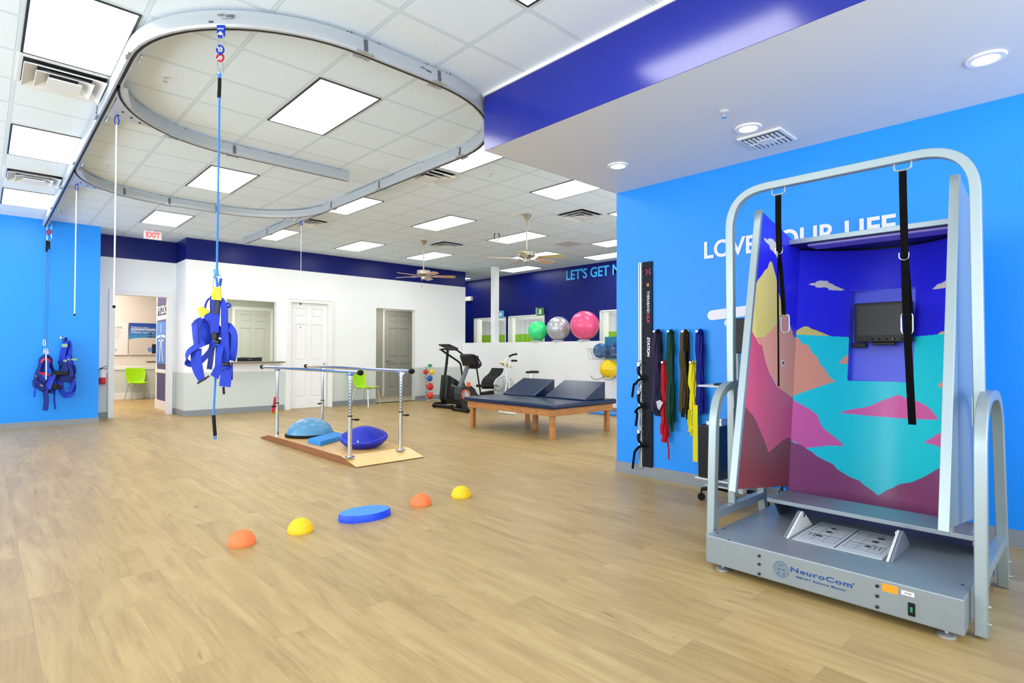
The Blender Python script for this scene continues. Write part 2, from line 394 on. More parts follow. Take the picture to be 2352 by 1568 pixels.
struct(MB().box(7.0, 9.9, YW+.02, 14.4, 0, .004).build('floor_alcove', M('beige_tile', (190, 182, 158), .5, var=.06, bscale=3), loc=(0, 0, 0)))
# baseboards
bb = .012
struct(MB().box(-4, 1.575+bb, YW-bb, YW, 0, .1).box(1.575, 1.575+bb, YW, YD, 0, .1).build('baseboard_blue', BASEB, loc=(0, 0, 0)))
struct(MB().box(1.587, 1.82, YD-bb, YD, 0, .12).box(2.93, 2.97-bb, YD-bb, YD, 0, .12).box(2.97-bb, 2.97, YW-bb, YD, 0, .12).box(2.97, 4.955, YW-bb, YW, 0, .12).box(6.085, 7.255, YW-bb, YW, 0, .12).box(8.425, 10.0, YW-bb, YW, 0, .12).build('baseboard_back', BASEB, loc=(0, 0, 0)))
struct(MB().box(XH-bb, XH, 2.5, YW-bb, 0, .1).build('baseboard_half', BASEB, loc=(0, 0, 0)))
struct(MB().box(XR-bb, XR, -3, 3.745+bb, 0, .115).box(XR, XR+.15, 3.745, 3.745+bb, 0, .115).box(XR-bb-.012, XR-bb, -3, 3.745+bb, 0, .012).build('baseboard_right', BASEB, loc=(0, 0, 0)))
# curtain bays
BAYW = M('bay_white_paint', (236, 238, 232), .6)
for n, (a, c) in enumerate(((12.44, 13.945), (10.84, 12.33), (7.3, 8.9))):
    b = MB().box(XN+.12, 14.3, a-.05, a, 0, 2.9).box(XN+.12, 14.3, c, c+.05, 0, 2.9).box(14.25, 14.3, a, c, 0, 2.9).box(XN+.12, 14.3, a, c, 2.85, 2.9)
    struct(b.build('wall_bay', BAYW, loc=(0, 0, 0)))
    t = .012
    struct(MB().box(XN-t, XN+.12, a-.002, a+.03, 0, 2.365).box(XN-t, XN+.12, c-.03, c+.002, 0, 2.365).box(XN-t, XN+.12, a, c, 2.335, 2.367).build('trim_%d' % (2+n), TRIM, loc=(0, 0, 0)))
def lit_panel(name, x0, x1, y0, y1, z, label, e, rgb=(255, 250, 240)):
    t = thing(name, label, 'light', ((x0+x1)/2, (y0+y1)/2, z))
    MB().box(x0, x1, y0, y1, z-.02, z).build('frame', TRIM, t)
    MB().box(x0+.02, x1-.02, y0+.02, y1-.02, z-.024, z-.019).build('diffuser', M(name+'_glow', rgb, .5, emit=e), t)
def area(name, loc, sx, sy, power, col=(1, 1, 1), rot=(0, 0, 0)):
    l = bpy.data.lights.new(name, 'AREA'); l.shape = 'RECTANGLE'; l.size = sx; l.size_y = sy; l.energy = power; l.color = col
    o = bpy.data.objects.new(name, l); C.objects.link(o); o.location = loc; o.rotation_euler = rot; return o
area('lobby_lamp', (1.6, 16.2, 3.28), 2.0, 3.0, 150, (1, .88, .78))
area('office_lamp', (4.8, 14.6, 2.93), 1.2, 1.2, 60, (1, .98, .9))
area('alcove_lamp', (8.4, 13.5, 2.7), .5, .5, 14, (1, .95, .85))
for y in (13.19, 11.58, 8.1): area('bay_lamp', (12.9, y, 2.83), 1.6, 1.0, 26, (1, 1, .96))
# casings
def casing(name, u0, u1, z1, y, w=.105, d=.022):
    b = MB()
    for dd, a in ((d, 0), (d*1.6, w*.72)):
        b.box(u0-w, u0-a, y-dd, y, 0, z1+w) if a else b.box(u0-w, u0, y-dd, y, 0, z1)
    b = MB().box(u0-w, u0, y-d, y, 0, z1+w).box(u1, u1+w, y-d, y, 0, z1+w).box(u0, u1, y-d, y, z1, z1+w)
    b.box(u0-w-.006, u0-w+.03, y-d*1.6, y, 0, z1+w-.03).box(u1+w-.03, u1+w+.006, y-d*1.6, y, 0, z1+w-.03).box(u0-w-.006, u1+w+.006, y-d*1.6, y, z1+w-.03, z1+w+.008)
    return struct(b.build(name, TRIM, loc=(0, 0, 0)))
casing('trim_5', 5.09, 5.98, 2.425, YW, .1)
casing('trim_6', 1.912, 2.825, 2.435, YD, .09)
casing('trim_7', 5.035, 5.965, 2.44, 16.35, .08)
casing('trim_8', 8.51, 9.47, 2.5, 14.4, .07)
struct(MB().box(1.90, 1.915, YD-.005, YD+.125, 0, 2.44).box(2.822, 2.837, YD-.005, YD+.125, 0, 2.44).box(1.9, 2.837, YD-.005, YD+.125, 2.43, 2.445).build('trim_9', TRIM, loc=(0, 0, 0)))
def six_panel(name, x0, x1, z1, y, mat, knob=None, hinge=True):
    d = MB(); w = x1-x0; th = .035
    st = w*.125; mid = w*.115; pw = (w-2*st-mid)/2
    rows = [(.10*z1, .385*z1), (.455*z1, .80*z1), (.865*z1, .953*z1)]
    # leaf built from stiles and rails around sunk panels
    xs = [(x0+st, x0+st+pw), (x1-st-pw, x1-st)]
    d.box(x0, x0+st, y, y+th, 0.005, z1).box(x1-st, x1, y, y+th, 0.005, z1).box(x0+st+pw, x1-st-pw, y, y+th, 0.005, z1)
    zz = [0.005]+[v for r in rows for v in r]+[z1]
    for i in range(0, 8, 2):
        for a, c in xs: d.box(a, c, y, y+th, zz[i], zz[i+1])
    for a, c in xs:
        for lo, hi in rows:
            d.box(a, c, y+.018, y+.03, lo, hi); d.box(a+.04, c-.04, y+.004, y+.019, lo+.04, hi-.04)
    o = d.build(name, mat, loc=((x0+x1)/2, y, 0), bevel=.003); struct(o)
    if knob is not None:
        k = MB(); kx, kz = knob; s_ = 1 if kx < (x0+x1)/2 else -1
        k.lathe([(.03, 0), (.03, .008), (.012, .012), (.012, .045)], (kx, y, kz), 16, 0, axis=(0, -1, 0))
        k.tube([(kx, y-.045, kz), (kx+s_*.05, y-.05, kz), (kx+s_*.12, y-.045, kz-.01)], .009)
        k.build('door_handle', NICK, o)
    return o
dd = six_panel('door_1', 5.095, 5.975, 2.42, YW+.05, DOORW)
MB().lathe([(.012, 0), (.012, .006)], (5.335, YW+.05, 1.86), 10, 0, axis=(0, -1, 0)).build('peephole', BLACK, dd)
MB().lathe([(.02, 0), (.02, .02), (.026, .04), (.02, .055)], (5.9, YW+.05, 1.02), 14, 0, axis=(0, -1, 0)).build('door_handle', NICK, dd)
six_panel('door_2', 5.04, 5.96, 2.435, 16.33, M('office_door_paint', (206, 211, 202), .45))
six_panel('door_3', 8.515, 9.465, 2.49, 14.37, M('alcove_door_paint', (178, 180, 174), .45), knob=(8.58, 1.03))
struct(MB().box(7.26, 8.42, YW-.02, YW+.06, 0, .012).build('trim_10', BLACK, loc=(0, 0, 0)))
# service counter in the window
t = thing('reception_counter', 'speckled granite service counter sill in the reception window of the white wall', 'counter', (4.25, YW, 1.05))
GRAN = M('granite', (112, 96, 72), .25, var=.7, bscale=260)
MB().box(3.62, 4.88, YW-.24, YW+.42, 1.058, 1.088).build('counter_top', GRAN, t, bevel=.006)
MB().box(3.8, 4.7, YW-.02, YW, .98, 1.058).build('support_rail', TRIM, t)
t = thing('computer_monitor', 'black computer monitor seen from behind on the reception window counter', 'monitor', (4.27, 13.0, 1.09))
MB().box(4.06, 4.57, 12.97, 13.01, 1.09, 1.172).build('housing', BLACK, t, bevel=.006)
writing('brand_lettering', 'acer', (4.27, 12.969, 1.125), (1, 0, 0), (0, 0, 1), .025, M('grey_lettering', (130, 134, 136), .5), t, fit=.1, th=.001)

# added fill lights, tilted up to brighten the ceiling like daylight from unseen windows
area('fill_light', (.5, -2.9, 1.9), 9, 2.6, FILL1, (.94, .975, 1), (math.radians(90+30), 0, 0))
area('fill_light', (8.6, 1.62, 1.7), 5.5, 2.4, FILL3, (.94, .975, 1), (math.radians(90+38), 0, 0))  # added fill with no known window, hidden behind the right wall
area('fill_light', (-3.9, 3.5, 1.8), 5, 2.6, FILL2, (.94, .975, 1), (math.radians(90+36), 0, math.radians(-90)))
area('fill_light', (-3.9, 9.8, 1.8), 5, 2.6, FILL2, (.94, .975, 1), (math.radians(90+36), 0, math.radians(-90)))
# ---------------------------------------------------------------- things in the ceiling
TROF = M('troffer_lens', (255, 255, 253), .4, emit=LAMP)
TFR = M('troffer_recess_shadow', (22, 24, 26), .5)  # black edging stands in for the shadow gap of the recess
def troffer(i, j, label, first=[None]):
    loc = Vector((GX(i)+.3048, GY(j)+.6096, ZC))
    if first[0] is None:
        t = thing('ceiling_light', label, 'ceiling light', loc, 'recessed fluorescent panels in the tiled ceiling')
        w, l = .288, .59; b = MB()
        b.box(loc.x-w, loc.x-w+.016, loc.y-l, loc.y+l, ZC-.008, ZC).box(loc.x+w-.016, loc.x+w, loc.y-l, loc.y+l, ZC-.008, ZC)
        b.box(loc.x-w, loc.x+w, loc.y-l, loc.y-l+.014, ZC-.008, ZC).box(loc.x-w, loc.x+w, loc.y+l-.014, loc.y+l, ZC-.008, ZC)
        b.build('frame', TFR, t)  # edge strips coloured as the recess shadow
        d = MB().box(loc.x-w+.016, loc.x+w-.016, loc.y-l+.014, loc.y+l-.014, ZC-.005, ZC-.001)
        d.build('diffuser', TROF, t)
        first[0] = t; return t
    return dup(first[0], loc, label)
TL = [(-3, 2, 'largest lit panel, over the supply vent beside the oval rail'), (-3, 7, 'lit panel between the two supply vents left of the ceiling rail'),
 (-3, 12, 'lit panel against the top of the sky blue wall'), (0, 2, 'big lit panel inside the near loop of the ceiling rail'), (0, 7, 'lit panel in the middle of the far rail loop, crossed by the blue rope'),
 (0, 12, 'lit panel above the red exit sign'), (3, 2, 'lit panel partly hidden by the rail bend and the blue soffit end'), (3, 7, 'lit panel touching the straight rail where the far loop joins it'),
 (3, 12, 'lit panel beside the far end of the straight rail, over the navy band'), (6, 2, 'wide lit panel next to the corner of the white soffit'), (6, 7, 'lit panel in open tiles between rail and ceiling fans'),
 (6, 12, 'lit panel over the white wall left of the nearer downrod fan canopy'), (9, 2, 'lit panel mostly cut off by the sky blue wall, nearest of those to the soffit'), (9, 7, 'lit panel behind the rod of the ceiling fan nearer the soffit'),
 (9, 12, 'lit panel behind the rod of the ceiling fan over the white wall'), (12, 5, 'lit panel cut off by the sky blue wall, between return grille and soffit'), (12, 9, 'lit panel behind the motor and blades of a ceiling fan'),
 (14, 7, 'lit panel next to the navy wall above the LET\'S GET lettering'), (14, 12, 'lit panel beside the top of the white column'), (14, 17, 'small far lit panel beyond the end of the white wall'), (0, -3, 'lit panel cut by the top edge of the picture near the soffit')]
for a in TL: troffer(a[0], a[1], a[2])
# air diffusers
VW = M('vent_white_metal', (226, 229, 230), .45); VD = M('duct_dark', (12, 12, 13), .6)
def diffuser(i, j, label, first=[None]):
    loc = Vector((GX(i)+.3048, GY(j)+.3048, ZC))
    if first[0] is None:
        t = thing('air_vent', label, 'air vent', loc, 'square supply diffusers in the tiled ceiling')
        x, y = loc.x, loc.y; b = MB()
        b.box(x-.295, x+.295, y-.295, y-.27, ZC-.01, ZC).box(x-.295, x+.295, y+.27, y+.295, ZC-.01, ZC).box(x-.295, x-.27, y-.27, y+.27, ZC-.01, ZC).box(x+.27, x+.295, y-.27, y+.27, ZC-.01, ZC)
        b.build('frame', VW, t)
        MB().box(x-.265, x+.265, y-.265, y+.265, ZC-.004, ZC-.001).build('duct_opening', VD, t)
        for k, (r0, r1, h0, h1) in enumerate(((.175, .262, .002, .05), (.095, .185, .006, .062), (.135, 0.001, .03, .068))):
            c = MB(); n = 4
            def ring(r, z): return [(x+a*r, y+b_*r, ZC-z) for a, b_ in ((-1, -1), (1, -1), (1, 1), (-1, 1))]
            A, B_ = ring(r0, h0), ring(r1, h1); r0 = .11 if k == 2 else r0
            if k < 2:
                vs = A+B_+ring(r1+.003, h1-.005)+ring(r0+.003, h0-.001)
                c.add(vs, [(i_+4*q, (i_+1) % 4+4*q, (i_+1) % 4+4*((q+1) % 4), i_+4*((q+1) % 4)) for q in range(4) for i_ in range(4)])
                c.build('louvre', VW, t)
            else:
                c.box(x-r0, x+r0, y-r0, y+r0, ZC-.072, ZC-.06); c.build('centre_plate', VW, t)
        first[0] = t; return t
    return dup(first[0], loc, label)
for a in [(-3, 4, 'large white supply vent directly beside the largest ceiling light'), (-3, 10, 'white supply vent beside the ceiling rail above the sky blue wall'), (3, 4, 'white supply vent touching the rail beside the soffit end'),
          (3, 10, 'white supply vent where the straight rail leaves the far loop'), (8, 4, 'white supply vent beside the soffit above the ceiling fan'), (8, 10, 'small white supply vent between the two ceiling fan rods')]: diffuser(*a)
t = thing('return_grille', 'square white perforated return air grille in the ceiling near the navy wall', 'air vent', (GX(11)+.3, GY(7)+.3, ZC))
b = MB().box(GX(11)+.03, GX(12)-.03, GY(7)+.03, GY(8)-.03, ZC-.006, ZC)
b.build('frame', VW, t)
t = MB().box(GX(11)+.1, GX(12)-.1, GY(7)+.1, GY(8)-.1, ZC-.008, ZC-.005).build('perforated_panel', M('perforated', (196, 200, 202), .6, var=.15, bscale=300), t)
# soffit register
t = thing('soffit_register', 'white square air register with slotted face in the soffit underside', 'air vent', (4.69, 1.91, 3.087))
MB().box(4.52, 4.87, 1.735, 2.085, 3.067, 3.087).build('frame', VW, t, bevel=.006)
b = MB()
for k in range(8):
    yy = 1.772+k*.036
    b.box(4.56, 4.83, yy, yy+.022, 3.058, 3.066)
b.box(4.64, 4.75, 1.85, 1.97, 3.054, 3.066).box(4.685, 4.705, 1.768, 2.05, 3.055, 3.066)
b.build('louvre', VW, t)
b = MB().box(4.55, 4.84, 1.765, 2.055, 3.062, 3.0665); b.build('opening', VD, t)
# recessed downlights
def downlight(x, y, label, first=[None]):
    if first[0] is None:
        t = thing('downlight', label, 'downlight', (x, y, 3.087), 'round downlights in the soffit')
        MB().lathe([(.068, 0), (.068, -.012), (.095, -.012), (.1, -.003), (.1, 0)], (x, y, 3.087), 32, caps=False).build('trim_ring', TRIM, t)
        MB().lathe([(.0001, -.008), (.069, -.008), (.069, 0)], (x, y, 3.087), 32).build('lens', M('downlight_lens', (255, 246, 236), .4, emit=12.), t)
        first[0] = t; return t
    return dup(first[0], (x, y, 3.087), label)
downlight(4.36, .48, 'round lit downlight in the soffit at the upper right corner'); downlight(4.37, 1.92, 'round lit downlight in the soffit next to the slotted register'); downlight(4.37, 3.165, 'round lit downlight in the soffit nearest its end')
# sprinklers
def sprinkler(x, y, z, label, first=[None]):
    if first[0] is None:
        t = thing('fire_sprinkler', label, 'sprinkler', (x, y, z), 'pendent fire sprinklers')
        MB().lathe([(.034, 0), (.034, -.004), (.014, -.008)], (x, y, z), 18).build('escutcheon', VW, t)
        b = MB().tube([(x, y, z), (x, y, z-.02)], .008, 8).lathe([(.002, -.046), (.018, -.046), (.018, -.044), (.002, -.044)], (x, y, z), 12)
        b.tube([(x-.01, y, z-.018), (x-.012, y, z-.032), (x, y, z-.045)], .0028, 6).tube([(x+.01, y, z-.018), (x+.012, y, z-.032), (x, y, z-.045)], .0028, 6)
        b.build('sprinkler_head', CHROME, t); first[0] = t; return t
    return dup(first[0], (x, y, z), label)
for x, y, z, l in ((1.083, 5.335, ZC, 'chrome sprinkler head inside the near rail loop'), (1.098, 8.377, ZC, 'chrome sprinkler head inside the far rail loop by the left rail'), (4.7, 5.377, ZC, 'chrome sprinkler head between soffit end and the rail side vent'),
    (4.764, 8.448, ZC, 'chrome sprinkler head right of the straight rail among plain tiles'), (3.946, 1.913, 3.087, 'white sprinkler head in the soffit beside a downlight'), (.915, 11.6, ZC, 'chrome sprinkler head near the sky blue wall top'), (7.3, 11.6, ZC, 'tiny far sprinkler head between fans and navy band')): sprinkler(x, y, z, l)
o = MB().lathe([(.075, 0), (.075, -.012), (.06, -.03), (.0001, -.034)], (2.33, 6.66, ZC), 28).build('smoke_detector', VW); tag(o, 'round white smoke detector disc above the middle rail piece', 'smoke detector')
# hanging ring
o = MB().tube(smooth([PD(1141+6*math.cos(a), 543+9*math.sin(a), 10.85) for a in [k*PI/4 for k in range(8)]], 3, True), .008, 6, closed=True).tube([PD(1141, 534, 10.85), PD(1141, 532, 10.85)+Vector((0, 0, .05))], .006, 6).build('ceiling_hook', BLACK); tag(o, 'small black snap ring hanging from the ceiling tiles near the fan', 'hook')
# exit sign
t = thing('exit_sign', 'white exit sign with red letters hanging from the ceiling over the doorway', 'exit sign', (2.33, 12.35, 3.44))
MB().box(2.185, 2.475, 12.33, 12.37, 3.42, 3.575).build('housing', M('exit_white', (236, 236, 234), .4), t, bevel=.006)
writing('lettering', 'EXIT', (2.215, 12.327, 3.447), (1, 0, 0), (0, 0, 1), .1, M('exit_red', (255, 70, 78), .4, emit=1.0), t, fit=.225, offset=.004)
MB().box(2.32, 2.34, 12.345, 12.355, 3.575, ZC).build('stem', TRIM, t)
# ceiling fans
BLADE = wood_mat('fan_blade_oak', (176, 128, 92), (214, 168, 124), (2, 14, 14), .35)
BLADE2 = wood_mat('fan_blade_maple', (176, 160, 96), (204, 190, 124), (2, 14, 14), .35)
def fan(cx, cy, ang, label, bm_):
    t = thing('ceiling_fan', label, 'ceiling fan', (cx, cy, ZC)); zc = ZC
    MB().lathe([(.045, 0), (.07, -.004), (.072, -.02), (.045, -.06), (.03, -.085), (.02, -.088)], (cx, cy, zc), 28).build('canopy', NICK, t)
    MB().tube([(cx, cy, zc-.08), (cx, cy, 2.98)], .013, 12).build('downrod', NICK, t)
    MB().lathe([(.02, 3.0), (.035, 2.985), (.13, 2.978), (.142, 2.965), (.142, 2.90), (.13, 2.888), (.09, 2.872), (.06, 2.862)], (cx, cy, 0), 36).build('motor_housing', NICK, t)
    MB().lathe([(.04, 2.862), (.058, 2.855), (.058, 2.80), (.04, 2.79), (.001, 2.788)], (cx, cy, 0), 28).build('switch_housing', NICK, t)
    for k in range(5):
        a = math.radians(ang+72*k); d = Vector((math.cos(a), math.sin(a), 0)); n = Vector((-math.sin(a), math.cos(a), 0)); c = Vector((cx, cy, 2.862))
        tilt = (n*math.cos(math.radians(12))-Vector((0, 0, 1))*math.sin(math.radians(12))); up = d.cross(tilt)
        pts = [c+d*.2-tilt*.045, c+d*.26-tilt*.06, c+d*.6-tilt*.068, c+d*.645-tilt*.055, c+d*.66-tilt*.02, c+d*.66+tilt*.02, c+d*.645+tilt*.055, c+d*.6+tilt*.068, c+d*.26+tilt*.06, c+d*.2+tilt*.045]
        bl = MB().poly([p-Vector((0, 0, .004)) for p in pts], up, .007).build('fan_blade', bm_[k % len(bm_)], t)
        MB().bar(c+d*.07-Vector((0, 0, .004)), c+d*.16-Vector((0, 0, .012)), .02, .006).poly([c+d*.15-tilt*.012-up*.014, c+d*.27-tilt*.035-up*.014, c+d*.27+tilt*.035-up*.014, c+d*.15+tilt*.012-up*.014], up, .006).build('blade_iron', NICK, bl)
    p = Vector((cx-.03, cy+.03, 2.8))
    MB().tube([p, p-Vector((0, 0, .12))], .0015, 5).lathe([(.001, -.16), (.009, -.155), (.006, -.125), (.001, -.12)], p, 10).build('pull_chain', NICK, t)
import math as _m
def ang(px, py, cx, cy): p = PZ(px, py, 2.855); return math.degrees(math.atan2(p.y-cy, p.x-cx))
fan(6.593, 9.63, ang(1045, 637, 6.593, 9.63), 'ceiling fan with brown wooden blades hanging in front of the white wall', [BLADE])
fan(6.57, 6.6, ang(1284, 607, 6.57, 6.6), 'ceiling fan with mixed tan and olive blades on a long nickel rod near the soffit', [BLADE, BLADE, BLADE, BLADE2, BLADE2])
# ---------------------------------------------------------------- balance testing machine
t = thing('balance_machine', 'silver balance testing booth with mountain mural and overhead hoop by the blue wall', 'balance machine', (3.85, 1.075, 0))
MACH = t
BX0, BX1, BY0, BY1, BZ0, BZ1 = 3.24, 4.36, .455, 1.70, .04, .205
base = MB().box(BX0, BX1, BY0, BY1, BZ0, BZ1).build('base_platform', PSIL, t, bevel=.006)
LW = PX
def onface(px, py, dx=-.001): p = PX(px, py, BX0); p.x = BX0+dx; return p
BLUT = M('blue_print', (18, 74, 140), .5); DKB = M('black_bolt', (20, 22, 24), .35)
for px, ys in ((1744, (1276, 1295, 1317)), (2015, (1345, 1368, 1393))):
    for py in ys: MB().lathe([(.0001, .006), (.004, .006), (.0085, .004), (.0085, 0)], onface(px, py), 14, 0, axis=(-1, 0, 0), caps=False).build('bolt', DKB, base)
p0 = onface(1815, 1311); p1 = onface(1956, 1349)
writing('maker_lettering', 'NeuroCom', (BX0-.001, p0.y, p0.z), (0, -1, 0), (0, 0, 1), .025, BLUT, base, fit=abs(p1.y-p0.y), offset=.0008, spacing=1.12)
p0 = onface(1828, 1326); p1 = onface(1944, 1357)
writing('model_lettering', 'SMART Balance Master', (BX0-.001, p0.y, p0.z), (0, -1, 0), (0, 0, 1), .0112, BLUT, base, fit=abs(p1.y-p0.y), offset=.0002, spacing=1.15)
writing('registered_mark', '®', (BX0-.001, onface(1958, 1342).y, onface(1958, 1342).z), (0, -1, 0), (0, 0, 1), .008, BLUT, base)
g = MB(); c = onface(1794.5, 1307); R_ = .043
def gp(a, b): return Vector((BX0-.0012, c.y-a, c.z+b))
g.tube([gp(R_*math.cos(k*PI/12), R_*math.sin(k*PI/12)) for k in range(24)], .0008, 4, closed=True)
for q in (-.75, -.5, -.25, 0, .25, .5, .75):
    ww = R_*math.sqrt(1-q*q); g.tube([gp(-ww, q*R_), gp(ww, q*R_)], .0006, 4)
    if q: g.tube([gp(q*R_*math.cos(k*PI/12-PI/2), R_*math.sin(k*PI/12-PI/2)) for k in range(13)], .0006, 4)
g.build('globe_emblem', M('emblem_teal', (70, 116, 150), .5), base)
g = MB()
for a, b, w in ((0, .022, .02), (0, .0, .036), (-.014, -.022, .01), (.014, -.022, .01)): g.box(BX0-.002, BX0-.0008, c.y+a-w/2, c.y+a+w/2, c.z+b-.0018, c.z+b+.0018)
g.build('emblem_bars', BLUT, base)
def sticker(name, x0, x1, y0, y1, mat, parent):
    a, b_ = onface((x0), (y0)), onface((x1), (y1))
    return MB().box(BX0-.0012, BX0, b_.y, a.y, b_.z, a.z).build(name, mat, parent)
cy_ = onface(2044, 1352); MB().box(BX0-.0014, BX0, cy_.y-.033, cy_.y+.033, cy_.z-.019, cy_.z+.019).build('orange_sticker', M('orange_label', (248, 158, 32), .5), base, bevel=.0006)
cy_ = onface(2085, 1363); MB().box(BX0-.0014, BX0, cy_.y-.026, cy_.y+.026, cy_.z-.010, cy_.z+.010).build('white_sticker', M('white_label', (240, 240, 244), .5), base)
writing('sticker_text', '179.096', (BX0-.002, cy_.y+.017, cy_.z-.003), (0, -1, 0), (0, 0, 1), .007, M('label_ink', (60, 60, 90), .6), base)
cy_ = onface(2094, 1399); sw = MB().box(BX0-.006, BX0, cy_.y-.014, cy_.y+.014, cy_.z-.031, cy_.z+.031).build('power_switch', BLACK, base, bevel=.002)
sw2 = MB().box(BX0-.009, BX0-.005, cy_.y-.005, cy_.y+.005, cy_.z-.012, cy_.z+.012).build('switch_rocker', M('green_lamp', (20, 130, 84), .4, emit=.25), base, bevel=.001)
for x, y in ((3.30, 1.62), (3.30, .53), (4.28, 1.62), (4.28, .53)):
    MB().lathe([(.038, 0), (.038, .006), (.03, .012), (.009, .016), (.009, .05)], (x, y, 0), 20).build('levelling_foot', ALU, t)
for px, py in ((1647, 1224), (1662, 1214), (1674, 1240), (2211, 1343)):
    p = PZ(px, py, BZ1); MB().lathe([(.0001, .002), (.006, .002), (.006, 0)], p, 10, 0, caps=False).build('screw', DKB, base)
# force plate with printed foot grid
TOPZ = BZ1+.001
fpl = [PZ(1819, 1240, TOPZ), PZ(1883, 1198, TOPZ), PZ(2027, 1284, TOPZ)]
x0, x1, y1, y0 = (fpl[0].x+fpl[2].x)/2, fpl[1].x, (fpl[0].y+fpl[1].y)/2, fpl[2].y
x1 = max(x1, x0+.42)
MB().box(x0-.02, x1+.02, y0-.015, y1+.015, BZ1-.01, TOPZ).build('plate_surround', M('grey_plate', (136, 148, 150), .35, .5), base)
fp = MB().box(x0, x1, y0, y1, BZ1-.01, TOPZ+.003).build('force_plate', M('foot_plate_white', (198, 206, 206), .4), base, bevel=.001)
g = MB(); zt = TOPZ+.0035; INK = M('black_ink', (24, 24, 26), .6)
def ln(u0, v0, u1, v1, w=.0016):   # u across (0 far-left .. 1 right), v depth (0 front .. 1 back)
    a = Vector((x0+(x1-x0)*v0, y1+(y0-y1)*u0, zt)); b_ = Vector((x0+(x1-x0)*v1, y1+(y0-y1)*u1, zt)); g.bar(a, b_, w, .0008)
for o_ in (0.04, .54):
    for v in (.16, .24, .32, .58, .66, .74, .82, .9): ln(o_, v, o_+.4, v, .001)
    ln(o_, .42, o_+.4, .42, .005)
    for u in (0, .13, .26, .4): ln(o_+u, .16, o_+u, .9, .001)
    s_ = .05 if o_ < .3 else .3
    for u in (s_, s_+.05): ln(o_+u, .3, o_+u, .42, .004)
ln(.49, .02, .49, .98, .005)
for u, v, k in ((.24, .78, 4), (.24, .6, 12), (.2, .36, 5), (.80, .78, 5), (.78, .6, 12), (.76, .36, 4)):
    cc = Vector((x0+(x1-x0)*v, y1+(y0-y1)*u, zt)); rr = .02
    if k == 5: g.box(cc.x-.012, cc.x+.012, cc.y-.018, cc.y+.018, zt, zt+.0006)
    else: g.poly([cc+Vector((rr*math.cos(2*PI*i/k)*.8, rr*math.sin(2*PI*i/k), 0)) for i in range(k)], (0, 0, 1), .0006)
g.build('foot_grid_print', INK, base)
WEDG = M('wedge_cream', (226, 226, 214), .4)
for nm, yy, s_, pf, pa, pb in (('l', y1+.02, 1, (1808, 1237), (1836, 1179), (1862, 1206)), ('r', y0-.02, -1, (2034, 1287), (2054, 1221), (2074, 1252))):
    xf = x0-.005; xa = x0+.24; xb = x0+.4; za = BZ1+.115
    for q, (o_, m_) in enumerate(((0, WEDG), (.017, PSIL))):
        MB().poly([(xf, yy+s_*o_, TOPZ), (xf+.02, yy+s_*o_, TOPZ), (xb, yy+s_*o_, TOPZ), (xa+.02, yy+s_*o_, za-.01), (xa, yy+s_*o_, za), (xa-.02, yy+s_*o_, za-.004)], (0, s_, 0), .013).build('side_bracket', m_, base, bevel=.001)
    MB().lathe([(.014, 0), (.014, .006)], (xa, yy-s_*.001, za-.02), 16, 0, axis=(0, -s_, 0)).build('pivot_cap', CHROME, base)
# rear shelf over the platform
MB().box(3.86, 4.17, .50, 1.585, .315, .342).build('shelf_plate', PSIL, t, bevel=.004)
for y in (.51, 1.55): MB().poly([(3.9, y, .315), (4.17, y, .315), (4.15, y, BZ1), (4.0, y, BZ1)], (0, 1, 0), .008).build('shelf_bracket', M('dark_bracket', (60, 66, 72), .5), t)
MB().box(4.16, 4.175, .5, 1.585, BZ1, .315).build('rear_skirt', M('skirt_dark_blue', (14, 34, 90), .5), t)
# side A-frames
SQ = [(-.025, -.025), (.025, -.025), (.025, .025), (-.025, .025)]
for y in (.413, 1.738):
    path = fillet([(3.385, y, .012), (3.44, y, 1.105), (4.02, y, 1.105), (4.2, y, .012)], .26, 10)
    fr_ = MB().sweep(path, SQ, up=(0, 1, 0), smooth=True).build('side_frame', STEEL, t, bevel=.004, sharp=30)
    MB().bar((3.40, y, .285), (4.15, y, .285), .046, .05).build('lower_beam', STEEL, t, bevel=.003)
    s_ = -1 if y < 1 else 1
    MB().box(3.645, 3.715, y+s_*.0-.002, y+.03 if s_ < 0 else y+.002, .3, .306).build('post_plate', STEEL, t)
    for x, z in ((3.385, .07), (3.385, .15), (4.195, .07), (4.195, .15)):
        MB().lathe([(.0085, 0), (.0085, .012)], (x, y+s_*.025, z), 6, 0, axis=(0, s_, 0), smooth=False).build('hex_bolt', CHROME, fr_)
# overhead hoop
XP = 3.68
path = fillet([(XP, 1.735, .31), (XP, 1.745, 2.39), (XP, .452, 2.39), (XP, .442, .31)], .25, 12)
hoop = MB().sweep(path, [(-.024, -.024), (.024, -.024), (.024, .024), (-.024, .024)], up=(1, 0, 0), smooth=True).build('overhead_hoop', STEEL, t, bevel=.004, sharp=30)
for y, s_ in ((1.74, -1), (.445, 1)):
    b = MB().box(XP-.026, XP+.026, y+s_*.024, y+s_*.028, .95, 1.1).box(XP-.026, XP+.026, y+s_*.024, y+s_*.028, .31, .45); br_ = b.build('splice_plate', STEEL, t)
    for z in (1.0, 1.05, .35, .41): MB().lathe([(.009, 0), (.009, .006)], (XP, y+s_*.028, z), 6, 0, axis=(0, s_, 0), smooth=False).build('hex_bolt', CHROME, br_)
HK = []
for px, py in ((1787.5, 432), (2073, 373)):
    c = PX(px, py, XP); HK.append(c.y)
    MB().tube(fillet([(XP, c.y+.04, 2.37), (XP, c.y+.04, 2.325), (XP, c.y-.04, 2.325), (XP, c.y-.04, 2.37)], .03, 5), .005, 8).build('strap_hook', STEEL, hoop)
